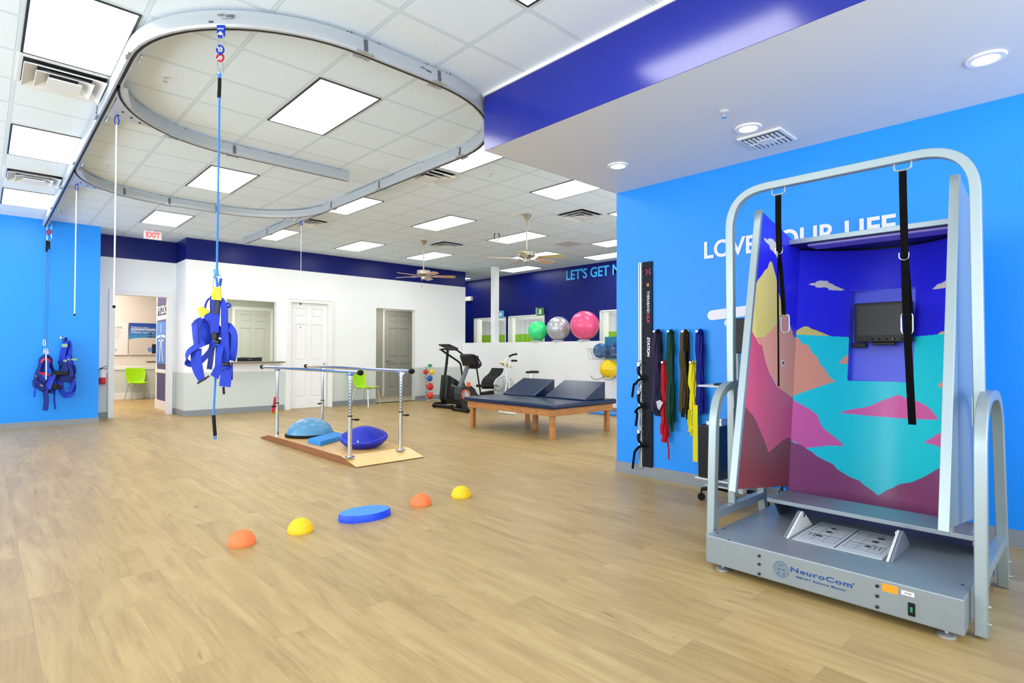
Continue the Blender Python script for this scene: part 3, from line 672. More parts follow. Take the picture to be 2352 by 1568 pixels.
# booth
def ylin(z): return 0
def XF(z): return 3.40+(z-.475)*.2228
def XC(z): return 4.22+(z-.33)*.147
def bulge(y): return .39*(1-((y-1.07)/.51)**2)
YL, YR = 1.58, .572
outl = [(3.40, .475), (3.80, 2.265), (4.48, 2.11), (4.22, .33), (3.9, .40)]
side = [(3.40, .475), (3.80, 2.265), (4.49, 2.11), (4.235, .36)]
for y, n, o_ in ((YL+.001, 1, .042), (YR-.001, -1, .042)):
    pn = MB().poly([(x, y, z) for x, z in side], (0, n, 0), o_).build('side_panel', STEEL, t, bevel=.003)
    # front edge trim with a rounded nose
    a, b_ = Vector((XF(.455), y+n*.02, .455)), Vector((3.803, y+n*.02, 2.275))
    MB().bar(a, b_, .046, .03, up=(1, 0, 0)).build('front_edge', STEEL, t, bevel=.004)
    MB().box(3.5, 3.56, y+n*.005, y+n*.035, .425, .475).build('lower_clamp', STEEL, pn, bevel=.002)
# mural colours
MUR = [M('mural_sky_blue', (46, 46, 238), .38), M('mural_teal', (34, 232, 236), .4), M('mural_yellow', (240, 222, 118), .4), M('mural_peach', (252, 172, 138), .4),
       M('mural_pink', (240, 110, 176), .4), M('mural_plum', (156, 80, 122), .4), M('mural_cloud', (238, 232, 210), .4), M('mural_rose', (226, 86, 122), .4), M('mural_brown', (142, 62, 66), .4), M('mural_outline', (80, 78, 80), .4)]
SKY, TEAL, YELL, PEA, PNK, PLUM, CLD, ROSE, BRN, OUTL = range(10)
def A(*q): return [(1600+.3197*x, 320+.3197*y) for x, y in q]
def Bc(*q): return [(1600+.4337*x, 800+.4337*y) for x, y in q]
left_art = [
 (CLD, A((483, 712), (492, 708), (507, 722), (520, 710), (545, 715), (572, 745), (590, 790), (596, 860), (580, 852), (570, 830), (545, 800), (530, 790), (520, 755), (495, 735))),
 (YELL, A((380, 1230), (400, 1100), (425, 1045), (440, 1010), (470, 975), (490, 940), (510, 925), (520, 890), (533, 872), (545, 890), (556, 935), (572, 990), (585, 1080), (604, 1150), (625, 1230), (660, 1420), (455, 1485), (430, 1440), (397, 1372))),
 (PEA, A((455, 1485), (480, 1445), (505, 1400), (540, 1370), (570, 1335), (595, 1300), (648, 1248), (660, 1290), (676, 1340), (692, 1395), (720, 1500), (700, 1600), (480, 1600))),
 (PEA, Bc((300, -60), (600, -60), (600, 258), (495, 258), (430, 215), (385, 130), (340, 0))),
 (ROSE, A((360, 1310), (397, 1372), (430, 1440), (455, 1485), (490, 1564), (500, 1640), (300, 1640))),
 (ROSE, Bc((200, -20), (346, -20), (362, 60), (385, 130), (410, 185), (430, 205), (470, 232), (520, 275), (520, 480), (475, 475), (420, 520), (380, 550), (365, 500), (340, 440), (320, 395), (300, 355), (275, 330), (250, 305), (200, 280))),
 (BRN, Bc((200, 290), (262, 312), (278, 333), (300, 358), (320, 397), (340, 440), (365, 500), (380, 550), (400, 535), (420, 518), (450, 490), (478, 474), (540, 470), (540, 900), (200, 900)))]
back_art = [
 (CLD, A((803, 1040), (830, 1032), (855, 1030), (862, 1020), (885, 1014), (942, 1015), (950, 1030), (975, 1038), (995, 1052), (1030, 1066), (1065, 1080), (1040, 1086), (990, 1084), (950, 1080), (945, 1068), (920, 1062), (880, 1065), (855, 1062), (850, 1048), (825, 1048))),
 (CLD, A((1693, 1072), (1712, 1060), (1730, 1040), (1760, 1032), (1785, 1018), (1800, 995), (1860, 985), (1860, 1060), (1815, 1055), (1770, 1070), (1740, 1072), (1712, 1078))),
 (TEAL, A((600, 1398), (695, 1400), (960, 1413), (1100, 1420), (1340, 1424), (1575, 1415), (1720, 1402), (1860, 1392), (1860, 3000), (600, 3000))),
 (YELL, A((692, 1400), (715, 1375), (740, 1360), (762, 1348), (785, 1341), (808, 1348), (830, 1362), (855, 1368), (880, 1380), (905, 1388), (930, 1400), (962, 1413))),
 (YELL, A((1733, 1400), (1752, 1382), (1775, 1378), (1800, 1366), (1860, 1360), (1860, 1394))),
 (PEA, A((600, 1400), (697, 1400), (722, 1422), (742, 1440), (757, 1465), (790, 1488), (815, 1530), (840, 1564), (870, 1640), (600, 1640))),
 (PEA, Bc((400, -20), (590, -20), (612, 22), (640, 48), (655, 85), (682, 112), (704, 150), (735, 175), (685, 190), (640, 206), (560, 232), (495, 258), (400, 200))),
 (PEA, Bc((752, 80), (768, 60), (785, 42), (805, 35), (840, 30), (840, 84))), (PEA, Bc((1273, 197), (1295, 180), (1325, 155), (1400, 120), (1400, 240), (1325, 222))),
 (PNK, Bc((400, 200), (495, 258), (530, 285), (562, 300), (600, 322), (640, 352), (655, 395), (672, 425), (700, 445), (722, 462), (745, 480), (785, 515), (690, 515), (580, 527), (480, 475))),
 (PNK, Bc((1203, 497), (1240, 475), (1280, 450), (1320, 438), (1400, 410), (1400, 560), (1320, 537), (1260, 512))),
 (PNK, Bc((755, 341), (792, 328), (830, 320), (876, 315), (922, 303), (960, 285), (992, 270), (1030, 260), (1045, 250), (1062, 247), (1085, 250), (1105, 265), (1150, 272), (1190, 290), (1215, 302), (1240, 322), (1262, 350), (1283, 378), (1150, 374), (1000, 364), (870, 352))),
 (PLUM, Bc((380, 560), (440, 500), (482, 474), (505, 490), (520, 502), (550, 508), (582, 530), (612, 548), (640, 572), (680, 592), (722, 612), (745, 640), (765, 652), (810, 680), (862, 700), (885, 722), (920, 745), (962, 778), (985, 765), (1010, 748), (1040, 738), (1062, 724), (1085, 716), (1112, 712), (1145, 706), (1180, 690), (1205, 680), (1240, 660), (1270, 640), (1320, 620), (1400, 590), (1400, 1000), (380, 1000)))]
def paint(V, quads, arts):
    """index of the print colour at the middle of every small facet of the printed laminate"""
    c = V[quads].mean(1)-np.array(EYE); R3 = np.array([RT, -UP, FW]); q = c@R3.T
    px = 1176+F*q[:, 0]/q[:, 2]; py = 784+F*q[:, 1]/q[:, 2]; out = np.zeros(len(c), int)
    for m_, pg in arts:
        ins = np.zeros(len(c), bool); n = len(pg)
        for i in range(n):
            (ax, ay), (bx, by) = pg[i], pg[i-1]
            if ay == by: continue
            cr = ((ay > py) != (by > py)) & (px < (bx-ax)*(py-ay)/(by-ay)+ax); ins ^= cr
        out[ins] = m_
    return out, px, py
def printed(name, fn, nu, nv, arts, hole=None):
    u = np.linspace(0, 1, nu+1); v = np.linspace(0, 1, nv+1); U, W_ = np.meshgrid(u, v, indexing='ij')
    V = fn(U, W_).reshape(-1, 3); i, j = np.meshgrid(np.arange(nu), np.arange(nv), indexing='ij'); a = (i*(nv+1)+j).ravel()
    Q = np.stack([a, a+nv+1, a+nv+2, a+1], 1); mi, px, py = paint(V, Q, arts)
    if hole is not None:
        keep = ~hole(V[Q].mean(1)); Q = Q[keep]; mi = mi[keep]
    me = bpy.data.meshes.new(name); off = np.array(_org[t.name]); me.from_pydata((V-off).tolist(), [], Q.tolist())
    for m_ in MUR: me.materials.append(m_)
    me.polygons.foreach_set('material_index', mi.tolist()); me.polygons.foreach_set('use_smooth', [True]*len(Q)); me.update()
    o = bpy.data.objects.new(name, me); C.objects.link(o); o.parent = t; _org[o.name] = Vector(off); return o
def f_left(U, W_):   # U depth, W height
    zb = .475+(.36-.475)*U; zt = 2.262+(2.11-2.262)*U; z = zb+(zt-zb)*W_
    xf = 3.40+(z-.475)*.2228+.006; xb = 4.235+(z-.36)*.1457
    return np.stack([xf+(xb-xf)*U, np.full_like(U, YL-.001), z], -1)
printed('mural_side', f_left, 280, 640, left_art)
def f_right(U, W_): P_ = f_left(U, W_); P_[..., 1] = YR+.001; return P_
b = MB().poly([(x, YR, z) for x, z in side], (0, 1, 0), .001).build('mural_side', MUR[SKY], t)
def f_back(U, W_):
    y = YL+(YR-YL)*U; z = .21+(2.10-.21)*W_
    return np.stack([4.22+(z-.33)*.147+.39*(1-((y-1.07)/.51)**2), y, z], -1)
ho = [PX(1960, 668, 4.73), PX(1946, 872, 4.70), PX(2104, 659, 4.77), PX(2098, 878, 4.72)]
HY1, HY0, HZ1, HZ0 = (ho[0].y+ho[1].y)/2, (ho[2].y+ho[3].y)/2, (ho[0].z+ho[2].z)/2, (ho[1].z+ho[3].z)/2
printed('mural_back', f_back, 470, 680, back_art, lambda c: (c[:, 1] < HY1) & (c[:, 1] > HY0) & (c[:, 2] < HZ1) & (c[:, 2] > HZ0))
# shell behind the mural
b = MB(); n = 24; vs = []
for k in range(n+1):
    y = YL+.043+(YR-YL-.086)*k/n; yy = min(max(y, YR), YL); d = .39*(1-((yy-1.07)/.51)**2)
    for z in (.21, 2.135): vs.append((4.22+(z-.33)*.147+d+.035, y, z))
    for z in (.21, 2.135): vs.append((4.22+(z-.33)*.147+d+.02, y, z))
fs = []
for k in range(n):
    a = 4*k; fs += [(a, a+4, a+5, a+1), (a+2, a+3, a+7, a+6), (a+1, a+5, a+7, a+3), (a, a+2, a+6, a+4)]
b.add(vs, fs, 0, True)
RP = 4.775
INB = M('inset_panel_blue', (98, 112, 246), .4)
vsx = lambda z: RP+(z-1.45)*.147
pl = MB().add([(vsx(HZ0-.02), HY0-.02, HZ0-.02), (vsx(HZ0-.02), HY1+.02, HZ0-.02), (vsx(HZ1+.02), HY1+.02, HZ1+.02), (vsx(HZ1+.02), HY0-.02, HZ1+.02),
   (vsx(HZ0-.02)+.01, HY0-.02, HZ0-.02), (vsx(HZ0-.02)+.01, HY1+.02, HZ0-.02), (vsx(HZ1+.02)+.01, HY1+.02, HZ1+.02), (vsx(HZ1+.02)+.01, HY0-.02, HZ1+.02)],
   [(0, 1, 2, 3), (4, 7, 6, 5), (0, 4, 5, 1), (1, 5, 6, 2), (2, 6, 7, 3), (3, 7, 4, 0)]).build('inset_panel', INB, t)
r = MB()
for y in (HY1, HY0):
    for z0_, z1_ in ((HZ0, HZ1),):
        xs0 = lambda z: XC(z)+bulge(y)
        r.poly([(xs0(z0_), y, z0_), (vsx(z0_), y, z0_), (vsx(z1_), y, z1_), (xs0(z1_), y, z1_)], (0, 1 if y > 1.07 else -1, 0), .004)
for z in (HZ1, HZ0):
    pts = [(XC(z)+bulge(HY0+(HY1-HY0)*k/10), HY0+(HY1-HY0)*k/10, z) for k in range(11)]+[(vsx(z), HY1, z), (vsx(z), HY0, z)]
    r.poly(pts, (0, 0, 1 if z > 1.4 else -1), .004)
r.build('inset_reveal', INB, t)
# canopy and lamp strip
cn = [(4.26, YL), (4.26, YR)]+[(XC(2.12)+bulge(YR+(YL-YR)*k/16), YR+(YL-YR)*k/16) for k in range(17)]
MB().poly([(x, y, 2.102) for x, y in cn], (0, 0, 1), .034).build('canopy', STEEL, t, bevel=.002)
MB().poly([(x+(.004 if x == 4.26 else 0), y, 2.098) for x, y in cn], (0, 0, 1), .004).build('canopy_underside', M('canopy_dark_blue', (14, 16, 84), .5), t)
MB().box(4.31, 4.50, .62, 1.47, 2.082, 2.098).build('canopy_lamp', M('lilac_lens', (150, 140, 215), .35), t, bevel=.003)
MB().poly([(x, y, 2.088) for x, y in [(XC(2.09)+bulge(YR+(YL-YR)*k/16)-.014, YR+(YL-YR)*k/16) for k in range(17)]+[(XC(2.09)+bulge(YR+(YL-YR)*k/16), YR+(YL-YR)*k/16) for k in range(16, -1, -1)]], (0, 0, 1), .012).build('canopy_shadow_line', BLACK, t)  # black strip painted in for the curved shadow line under the canopy
p = PY(1798, 833, YL-.002); MB().box(p.x-.02, p.x+.02, YL-.003, YL-.0012, p.z-.022, p.z+.022).build('target_sticker', M('white_label2', (236, 234, 226), .5), t)
MB().lathe([(.0001, .001), (.012, .001), (.012, 0)], (p.x, YL-.0032, p.z), 16, 0, axis=(0, -1, 0), caps=False).build('target_dot', BLACK, t)
# monitor inside the booth
XM = 4.66
m0, m1 = PX(1962, 697, XM), PX(2106, 786, XM); mt = PX(2104, 691, XM)
zt_, zb_ = m0.z, PX(1962, 786, XM).z; ya, yb = m0.y, PX(2095, 740, XM).y
s_ = MB().box(XM, XM+.045, yb, ya, zb_, zt_).build('monitor', BLACK, t, bevel=.006)
MB().box(XM-.002, XM+.002, yb+.02, ya-.022, zb_+.05, zt_-.022).build('screen', M('screen_glass', (26, 31, 30), .3, spec=.25), s_)
for k in range(5): MB().lathe([(.007, 0), (.006, .006)], (XM, yb+.06+k*.045, zb_+.022), 12, 0, axis=(-1, 0, 0)).build('button', BLKR, s_)
MB().lathe([(.002, 0), (.002, .003)], (XM, yb+.115, zb_+.022), 8, 0, axis=(-1, 0, 0)).build('power_light', M('amber_led', (255, 190, 70), .4, emit=2.), s_)
MB().box(XM+.02, XM+.05, (ya+yb)/2-.07, (ya+yb)/2+.07, zb_-.022, zb_).box(XM+.045, vsx(1.4), (ya+yb)/2-.05, (ya+yb)/2+.05, zb_+.06, zt_-.06).build('mount', BLACK, t, bevel=.004)
q = PX(1973, 793, XM+.05); MB().box(XM+.05, vsx(1.2), q.y-.045, q.y+.045, q.z-.018, q.z+.018).build('sensor_box', BLACK, t, bevel=.004)
# straps
STRAP = M('black_strap', (5, 5, 6), .85, spec=.12, bump=.2, bscale=300)
def carab(b, c, h, w, r=.005, tilt=0., u=(0, 1, 0)):
    c = Vector(c); U_ = Vector(u).normalized(); Z_ = Vector((0, 0, 1))
    U_, Z_ = U_*math.cos(tilt)+Z_*math.sin(tilt), Z_*math.cos(tilt)-U_*math.sin(tilt)
    pts = [c+U_*a*w/2+Z_*b_*h/2 for a, b_ in ((-1, .6), (-.8, .9), (0, 1), (.8, .9), (1, .6), (1, 0), (1, -.6), (.8, -.9), (0, -1), (-.8, -.9), (-1, -.6), (-1, 0))]
    return b.tube(smooth(pts, 4, True), r, 8, closed=True)
for (y, top, lab, dd_, zring, zcar, ztail, car_off) in ((HK[0], 2.325, 'black strap hanging from the left side of the silver hoop over the mural', 1, 1.965, 1.50, 1.105, -.02), (HK[1], 2.325, 'black strap hanging from the hoop in front of the monitor', 2, 1.85, 1.50, .93, -.004)):
    s = thing('safety_strap', lab, 'strap', (XP, y, top), 'black safety straps on the hoop')
    if dd_ == 1:
        MB().ribbon([(XP, y, top+.004), (XP-.003, y, 2.15), (XP, y-.004, zring)], .036, .004, wdir=(0, 1, 0)).ribbon(smooth([(XP-.002, y-.002, zring), (XP-.01, y+.002, 1.8), (XP-.006, y+.003, 1.4), (XP-.004, y+.004, ztail)], 4), .014, .004, wdir=(.6, .8, 0)).ribbon(smooth([(XP, y-.006, zring), (XP, y-.02, 1.8), (XP, y-.032, 1.62), (XP, y-.034, zcar+.06)], 4), .022, .004, wdir=(.5, .8, 0)).ribbon([(XP+.004, y-.0, zring), (XP+.004, y-.012, 1.8), (XP+.004, y-.022, 1.56)], .018, .004, wdir=(.4, .9, 0)).build('strap', STRAP, s)
        cy2, cz = y-.034, zcar
    else:
        MB().ribbon(smooth([(XP, y, top+.004), (XP-.003, y-.002, 2.15), (XP, y-.006, zring), (XP-.004, y-.01, 1.6), (XP-.006, y-.02, 1.3), (XP, y-.032, ztail)], 4), .036, .004, wdir=(0, 1, 0)).ribbon([(XP+.006, y-.008, zring), (XP+.008, y-.022, 1.6), (XP+.006, y-.018, 1.5)], .03, .004, wdir=(.2, 1, 0)).build('strap', STRAP, s)
        cy2, cz = y-.012, zcar-.02
    carab(MB(), (XP+.008, cy2, cz), .115, .05, .0055).build('carabiner', CHROME, s)
    MB().tube(smooth([(XP-.004, y-.026, zring+.02), (XP-.004, y-.024, zring-.01), (XP-.004, y-.004, zring-.022), (XP-.004, y+.018, zring-.008), (XP-.004, y+.02, zring+.02)], 4), .003, 7).build('buckle_ring', CHROME, s)
# computer cart behind the machine
XK = 4.72
t2 = thing('computer_cart', 'narrow grey wheeled computer cart between the silver booth and the blue wall', 'cart', (XK, 2.33, 0))
MB().tube([(XK+.14, 2.24, .09), (XK+.14, 2.24, 1.5)], .022, 12).build('post', PSIL, t2)
MB().box(XK-.2, XK+.2, 2.02, 2.44, 1.02, 1.036).build('keyboard_tray', M('tray_grey', (206, 212, 212), .4), t2, bevel=.003)
MB().box(XK-.2, XK+.22, 2.08, 2.47, .225, .24).build('shelf', M('tray_grey'), t2, bevel=.003)
MB().box(XK-.12, XK+.2, 2.1, 2.42, .16, .175).build('lower_shelf', M('tray_grey'), t2, bevel=.003)
for a in (20, 110, 200, 290):
    c = Vector((XK+.05, 2.25, .1)); d = Vector((math.cos(math.radians(a)), math.sin(math.radians(a)), 0)); e = c+d*.26
    lg = MB().tube(smooth([c, c+d*.13+Vector((0, 0, .02)), e-Vector((0, 0, .0))], 4), [.018]*9 if False else .016, 8).build('base_arm', BLACK, t2)
    MB().lathe([(.032, -.012), (.034, 0), (.032, .012)], e+Vector((0, 0, -.066)), 18, 0, axis=(-d.y, d.x, 0)).tube([e, e+Vector((0, 0, -.06))], .008, 6).build('caster', BLKR, lg)
t3 = thing('computer_tower', 'black computer tower standing on the low cart shelf beside the blue wall', 'computer', (XK, 2.33, .24))
MB().box(XK-.2, XK+.2, 2.24, 2.44, .245, .69).build('case', M('pc_case', (22, 24, 28), .3), t3, bevel=.008)
MB().box(XK-.206, XK-.2, 2.25, 2.43, .26, .68).build('front_panel', BLACK, t3, bevel=.003)
t3 = thing('power_supply', 'small silver metal bracket box lying on top of the black computer tower', 'metal box', (XK, 2.33, .69))
MB().box(XK-.15, XK+.12, 2.25, 2.39, .69, .725).build('case', ALU, t3, bevel=.004)
MB().box(XK-.13, XK-.02, 2.26, 2.35, .725, .75).build('bracket', ALU, t3, bevel=.003)
o = MB().box(XK-.19, XK-.04, 2.06, 2.3, 1.036, 1.055).build('keyboard', BLACK, bevel=.004); tag(o, 'black keyboard on the grey cart tray beside the blue wall', 'keyboard')
t3 = thing('cart_monitor', 'black flat monitor seen edge on behind the left post of the silver hoop', 'monitor', (XK, 2.2, 1.3))
a = PX(1677, 732, XK); 
MB().box(XK, XK+.04, a.y-.36, a.y, 1.31, 1.61).build('housing', BLACK, t3, bevel=.006)
MB().box(XK+.04, XK+.12, 2.22, 2.26, 1.4, 1.5).build('mount', BLACK, t3)
# loose cables behind the platform
b = MB(); rnd = random.Random(3)
for k in range(5):
    pts = [Vector((4.3+rnd.uniform(-.03, .05), 1.62+rnd.uniform(-.03, .05), .42-i*.05+rnd.uniform(-.02, .02))) for i in range(7)]
    b.tube(smooth(pts, 4), .004, 6)
o = b.build('cable_bundle', BLKR, t)
# ---------------------------------------------------------------- overhead safety track
t = thing('ceiling_track', 'grey aluminium oval safety rail system fixed under the tiled ceiling', 'ceiling rail', (2.3, 7, ZC))
RZ0, RZ1 = 3.464, 3.574
PROF = [(-.011, 0), (-.026, .003), (-.034, .016), (-.036, .046), (-.031, .066), (-.031, .11), (.031, .11), (.031, .066), (.036, .046), (.034, .016), (.026, .003), (.011, 0)]
TRK = M('track_aluminium', (180, 186, 191), .36, .25); SLOT = M('track_slot', (10, 11, 12), .6)
def rail(path, label=None):
    P_ = [(x, y, RZ0) for x, y in path]
    o = MB().sweep(P_, PROF, mats=[0]*11+[1], smooth=True).build('rail', [TRK, SLOT], t, sharp=25)
    return o
def a2(cx, cy, r, a0, a1, n=16): return [(cx+r*math.cos(math.radians(a0+(a1-a0)*i/n)), cy+r*math.sin(math.radians(a0+(a1-a0)*i/n))) for i in range(n+1)]
XL_, XR_ = .78, 3.84
rail([(XL_, 12.62), (XL_, 4.88)]+a2(1.98, 4.88, 1.2, 180, 270)+[(2.64, 3.68)]+a2(2.64, 4.88, 1.2, -90, 0)+[(XR_, 11.9)])
rail(a2(1.98, 5.37, 1.2, 176, 90)+[(3.35, 6.57)])
rail(a2(1.98, 8.29, 1.2, 176, 90)+a2(2.64, 8.29, 1.2, 90, 4))
CLP = M('clamp_dark_grey', (92, 98, 108), .45, .3); HW = M('clamp_bright', (190, 196, 200), .25, .8)
def clamp(x, y, dx, dy, parent=t):
    d = Vector((dx, dy, 0)).normalized(); s_ = Vector((-d.y, d.x, 0)); c = Vector((x, y, RZ0))
    b = MB()
    P_ = [s_*a+Vector((0, 0, z)) for a, z in ((-.037, .008), (-.04, .04), (-.034, .064), (-.034, .102), (.034, .102), (.034, .064), (.04, .04), (.037, .008))]
    b.ribbon([c+p for p in P_], .03, .004, wdir=d, smooth=False)
    cl = b.build('clamp', CLP, t)
    b = MB()
    for q in (-1, 1):
        b.frame(c+s_*(.04*q)+Vector((0, 0, .004)), d, s_, Vector((0, 0, 1)), .13, .022, .008)
        for k in (-.055, -.03, .03, .055): b.tube([c+s_*(.045*q)+d*k+Vector((0, 0, -.008)), c+s_*(.045*q)+d*k+Vector((0, 0, .012))], .005, 6)
    b.build('clamp_plate', HW, cl)
    for k in (-.07, .07):
        p = c+d*k*1.6
        MB().tube([p+Vector((0, 0, .098)), p+Vector((0, 0, ZC-RZ0))], .012, 8).lathe([(.02, ZC-RZ0-.006), (.02, ZC-RZ0)], p, 12).build('ceiling_anchor', HW, cl)
for x, y, dx, dy in ((.785, 4.86, 0, 1), (1.99, 3.68, 1, 0), (2.64, 3.68, 1, 0), (3.84, 4.87, 0, 1), (.78, 6.35, 0, 1), (.78, 8.1, 0, 1), (.78, 9.45, 0, 1), (.78, 10.9, 0, 1), (3.84, 8.0, 0, 1), (3.84, 9.25, 0, 1), (3.84, 10.6, 0, 1),
                      (1.38, 6.42, 1, .45), (1.99, 6.57, 1, 0), (1.4, 9.34, 1, .45), (1.99, 9.49, 1, 0), (2.63, 9.49, 1, 0), (3.84, 6.6, 0, 1)): clamp(x, y, dx, dy)
# joint plates at the switches
JP = M('joint_plate', (188, 196, 206), .35, .3)
for x, y, s_ in ((XL_, 5.55, 1), (XL_, 8.47, 1), (XR_, 8.47, -1)):
    z = RZ0+.003
    pl = MB().poly([(x+s_*.036, y-.05, z), (x+s_*.036, y+.72, z), (x+s_*.42, y+.74, z), (x+s_*.18, y+.42, z), (x+s_*.10, y+.1, z), (x+s_*.07, y-.05, z)], (0, 0, 1), .006).build('joint_plate', JP, t)
    b = MB()
    for u, v in ((.12, .5), (.2, .6), (.1, .62), (.28, .68)): b.lathe([(.012, -.004), (.012, 0)], (x+s_*u, y+v, z), 10)
    b.build('plate_hole', SLOT, pl)
MB().box(3.345, 3.352, 6.532, 6.608, RZ0-.004, RZ1+.004).build('end_cap', JP, t)
MB().box(XR_-.038, XR_+.038, 11.895, 11.902, RZ0-.004, RZ1+.004).build('end_cap', JP, t)
LOGI = M('logo_dark', (60, 64, 74), .5)
def solo(x, y, r, s=1.):
    N = Vector(r); 
    b1 = writing('rail_logo', 'solo', Vector((x, y, RZ0+.066)), N, (0, 0, 1), .019*s, LOGI, False, th=.001)
    b2 = writing('rail_logo', 'step', Vector((x, y, RZ0+.058))+N*.052*s, N, (0, 0, 1), .022*s, LOGI, False, th=.001, offset=.0006)
    b3 = MB().frame(Vector((x, y, RZ0+.048))+N*.06*s, N, Vector((0, 0, 1)), N.cross(Vector((0, 0, 1))), .07*s, .002, .001)
    joinmb([b1, b2, b3]).build('rail_logo', LOGI, t)
p = PY(495, 40, 4.0)
q = Vector((1.0, 4.18, 0))
import math as _m
def on_arc(px):   # front face of the near left bend
    best = None
    for k in range(0, 91):
        a = math.radians(180+k); x, y = 1.98+1.236*math.cos(a), 4.88+1.236*math.sin(a)
        v = Vector((x, y, RZ0+.07))-EYE; sx = 1176+F*v.dot(RT)/v.dot(FW)
        if best is None or abs(sx-px) < best[0]: best = (abs(sx-px), a, x, y)
    return best[1:]
a, x, y = on_arc(499); tdir = Vector((-math.sin(a), math.cos(a), 0)); nrm = Vector((math.cos(a), math.sin(a), 0))
solo(x+nrm.x*.002, y+nrm.y*.002, tdir, 1.1)
solo(2.46, 3.68-.033, (1, 0, 0))
a, x, y = on_arc(486); td = Vector((-math.sin(a), math.cos(a), 0)); MB().frame((x, y, RZ0+.03), td, Vector((0, 0, 1)), td.cross(Vector((0, 0, 1))), .03, .01, .004).build('rail_sticker', LOGI, t)
# ---------------------------------------------------------------- tether and harness in the middle of the room
def on_bot(px, py): return PZ(px, py, RZ0)
tp = PZ(506, 60, RZ0); DT = (tp-EYE).dot(FW)
t4 = thing('safety_tether', 'long blue rope tether with red and blue swivel hanging from the near rail loop', 'rope', tp)
def Q(px, py, d=0.): return PD(px, py, DT+d)
pxm = DT/F     # metres per pixel here
b = MB(); c0, c1 = Q(497.5, 57), Q(515.5, 57)
P_ = [Q(497.5, 57), Q(497.5, 80), Q(501, 85), Q(506.5, 87), Q(512, 85), Q(515.5, 80), Q(515.5, 57)]
b.poly(P_, FW, .012); tr = b.build('trolley', BLUM, t4, bevel=.002)
MB().poly([Q(503, 74, -.002), Q(503, 79, -.002), Q(506, 81, -.002), Q(509, 80, -.002), Q(509, 74, -.002), Q(506, 71, -.002)], FW, .002).build('eyelet', M('eyelet_grey', (205, 212, 210), .5), tr)
b1 = writing('trolley_logo', 'solostep', Q(499, 67, -.003), RT, UP, .011, WHITE, tr, fit=.042, th=.001)
def ring(pts, r, closed=True, n=8, k=4): return MB().tube(smooth(pts, k, closed), r, n, closed=closed)
def link(b, cx, y0, y1, w, r, lean=0): 
    pts = [Q(cx+a*w/2+lean*(v-.5), y0+(y1-y0)*v, .004*a) for a, v in ((-.5, .02), (.5, .02), (1, .15), (1, .5), (1, .85), (.5, .98), (-.5, .98), (-1, .85), (-1, .5), (-1, .15))]
    return b.tube(smooth(pts, 4, True), r, 8, closed=True)
link(MB(), 506, 76, 112, 13, .0055).build('carabiner', CHROME, t4)
ring([Q(506, 104), Q(512, 110), Q(513.5, 117), Q(509, 122), Q(503, 122), Q(498, 117), Q(500, 110)], .0062).tube([Q(506, 121), Q(506, 126)], .012, 10).build('swivel_top', BLUM, t4)
ring([Q(506, 123), Q(512, 128), Q(513, 135), Q(506, 141), Q(499, 135), Q(500, 128)], .0062).build('swivel_bottom', REDM, t4)
link(MB(), 505.5, 134, 169, 12, .0055, 2).build('carabiner', CHROME, t4)
MB().tube([Q(501, 166), Q(503, 176), Q(503.5, 182)], .0065, 8).tube([Q(508, 166), Q(505.5, 176), Q(504.5, 182)], .0065, 8).tube(smooth([Q(504, 222), Q(503, 300), Q(500.5, 470), Q(498, 634)], 6), .0068, 12).tube([Q(504, 180), Q(504, 186)], .008, 8).build('rope', ROPE, t4)
MB().tube([Q(504.5, 180), Q(504, 200), Q(503, 224)], .0115, 12).tube([Q(500.5, 212), Q(502, 220)], .006, 6).build('sleeve', BLKR, t4)
b = MB()
for k in range(4): b.tube(smooth([Q(491+k, 622+k*3), Q(496, 619+k*3, -.015), Q(501-k*.5, 623+k*3)], 3), .006, 7)
b.tube(smooth([Q(493, 640), Q(494, 632), Q(500, 628), Q(505, 634)], 3), .005, 7).build('knot', M('pale_blue_cord', (92, 170, 226), .7), t4)
MB().tube(smooth([Q(497, 636), Q(499, 660, .01), Q(501, 690, .03), Q(499, 760, .04), Q(495, 860, .03), Q(491.5, 930), Q(491, 955)], 5), .007, 12).build('rope_tail', ROPE, t4)
MB().tube([Q(490.5, 953), Q(492, 975), Q(494, 1000)], .0115, 12).build('tail_sleeve', BLKR, t4)
ring([Q(494, 998), Q(496, 1002), Q(495, 1008), Q(491.5, 1007), Q(491.5, 1001)], .0045).build('tail_loop', ROPE, t4)
# harness: coordinates read off as (px, py, depth offset)
def hp(*q): return [Q(410+x*.1914, 620+y*.1914, d) for x, y, d in q]
DH = -.02
t5 = thing('body_harness', 'blue webbing body harness with yellow loops hanging on the near rope', 'harness', Q(490, 880))
link(MB(), 497.5, 632, 661, 17, .006, 0).build('carabiner', CHROME, t5)
MB().tube(hp((508, 100, -.01), (492, 190, -.01)), .009, 10).build('carabiner_gate', BLUM, t5)
MB().ribbon(hp((462, 205, -.02), (462, 290, -.02), (457, 358, -.02)), [.05*1.1*.75, .05, .065], .012, 0, smooth=False).ribbon(hp((450, 215, .0), (425, 290, .005), (425, 330, .0)), .03, .006).build('yellow_loop', YEL, t5)
MB().ribbon(hp((245, 500, -.01), (275, 480, -.015), (300, 500, -.015), (325, 535, -.01)), [.035, .05, .055, .062], .014).build('yellow_loop', YEL, t5)
W = .062
def rib(name, pts, w=.055, mat=WEBB, th=.004, wd=None, k=5): return MB().ribbon(smooth(hp(*pts), k), w, th, wdir=wd).build(name, mat, t5)
rib('main_strap', ((448, 350, -.015), (447, 500, -.018), (437, 640, -.02), (432, 770, -.015)), .056)
MB().ribbon(hp((465, 362, -.024), (452, 528, -.026)), .036, .004, smooth=False).build('label_patch', M('patch_black', (22, 24, 40), .6), t5)
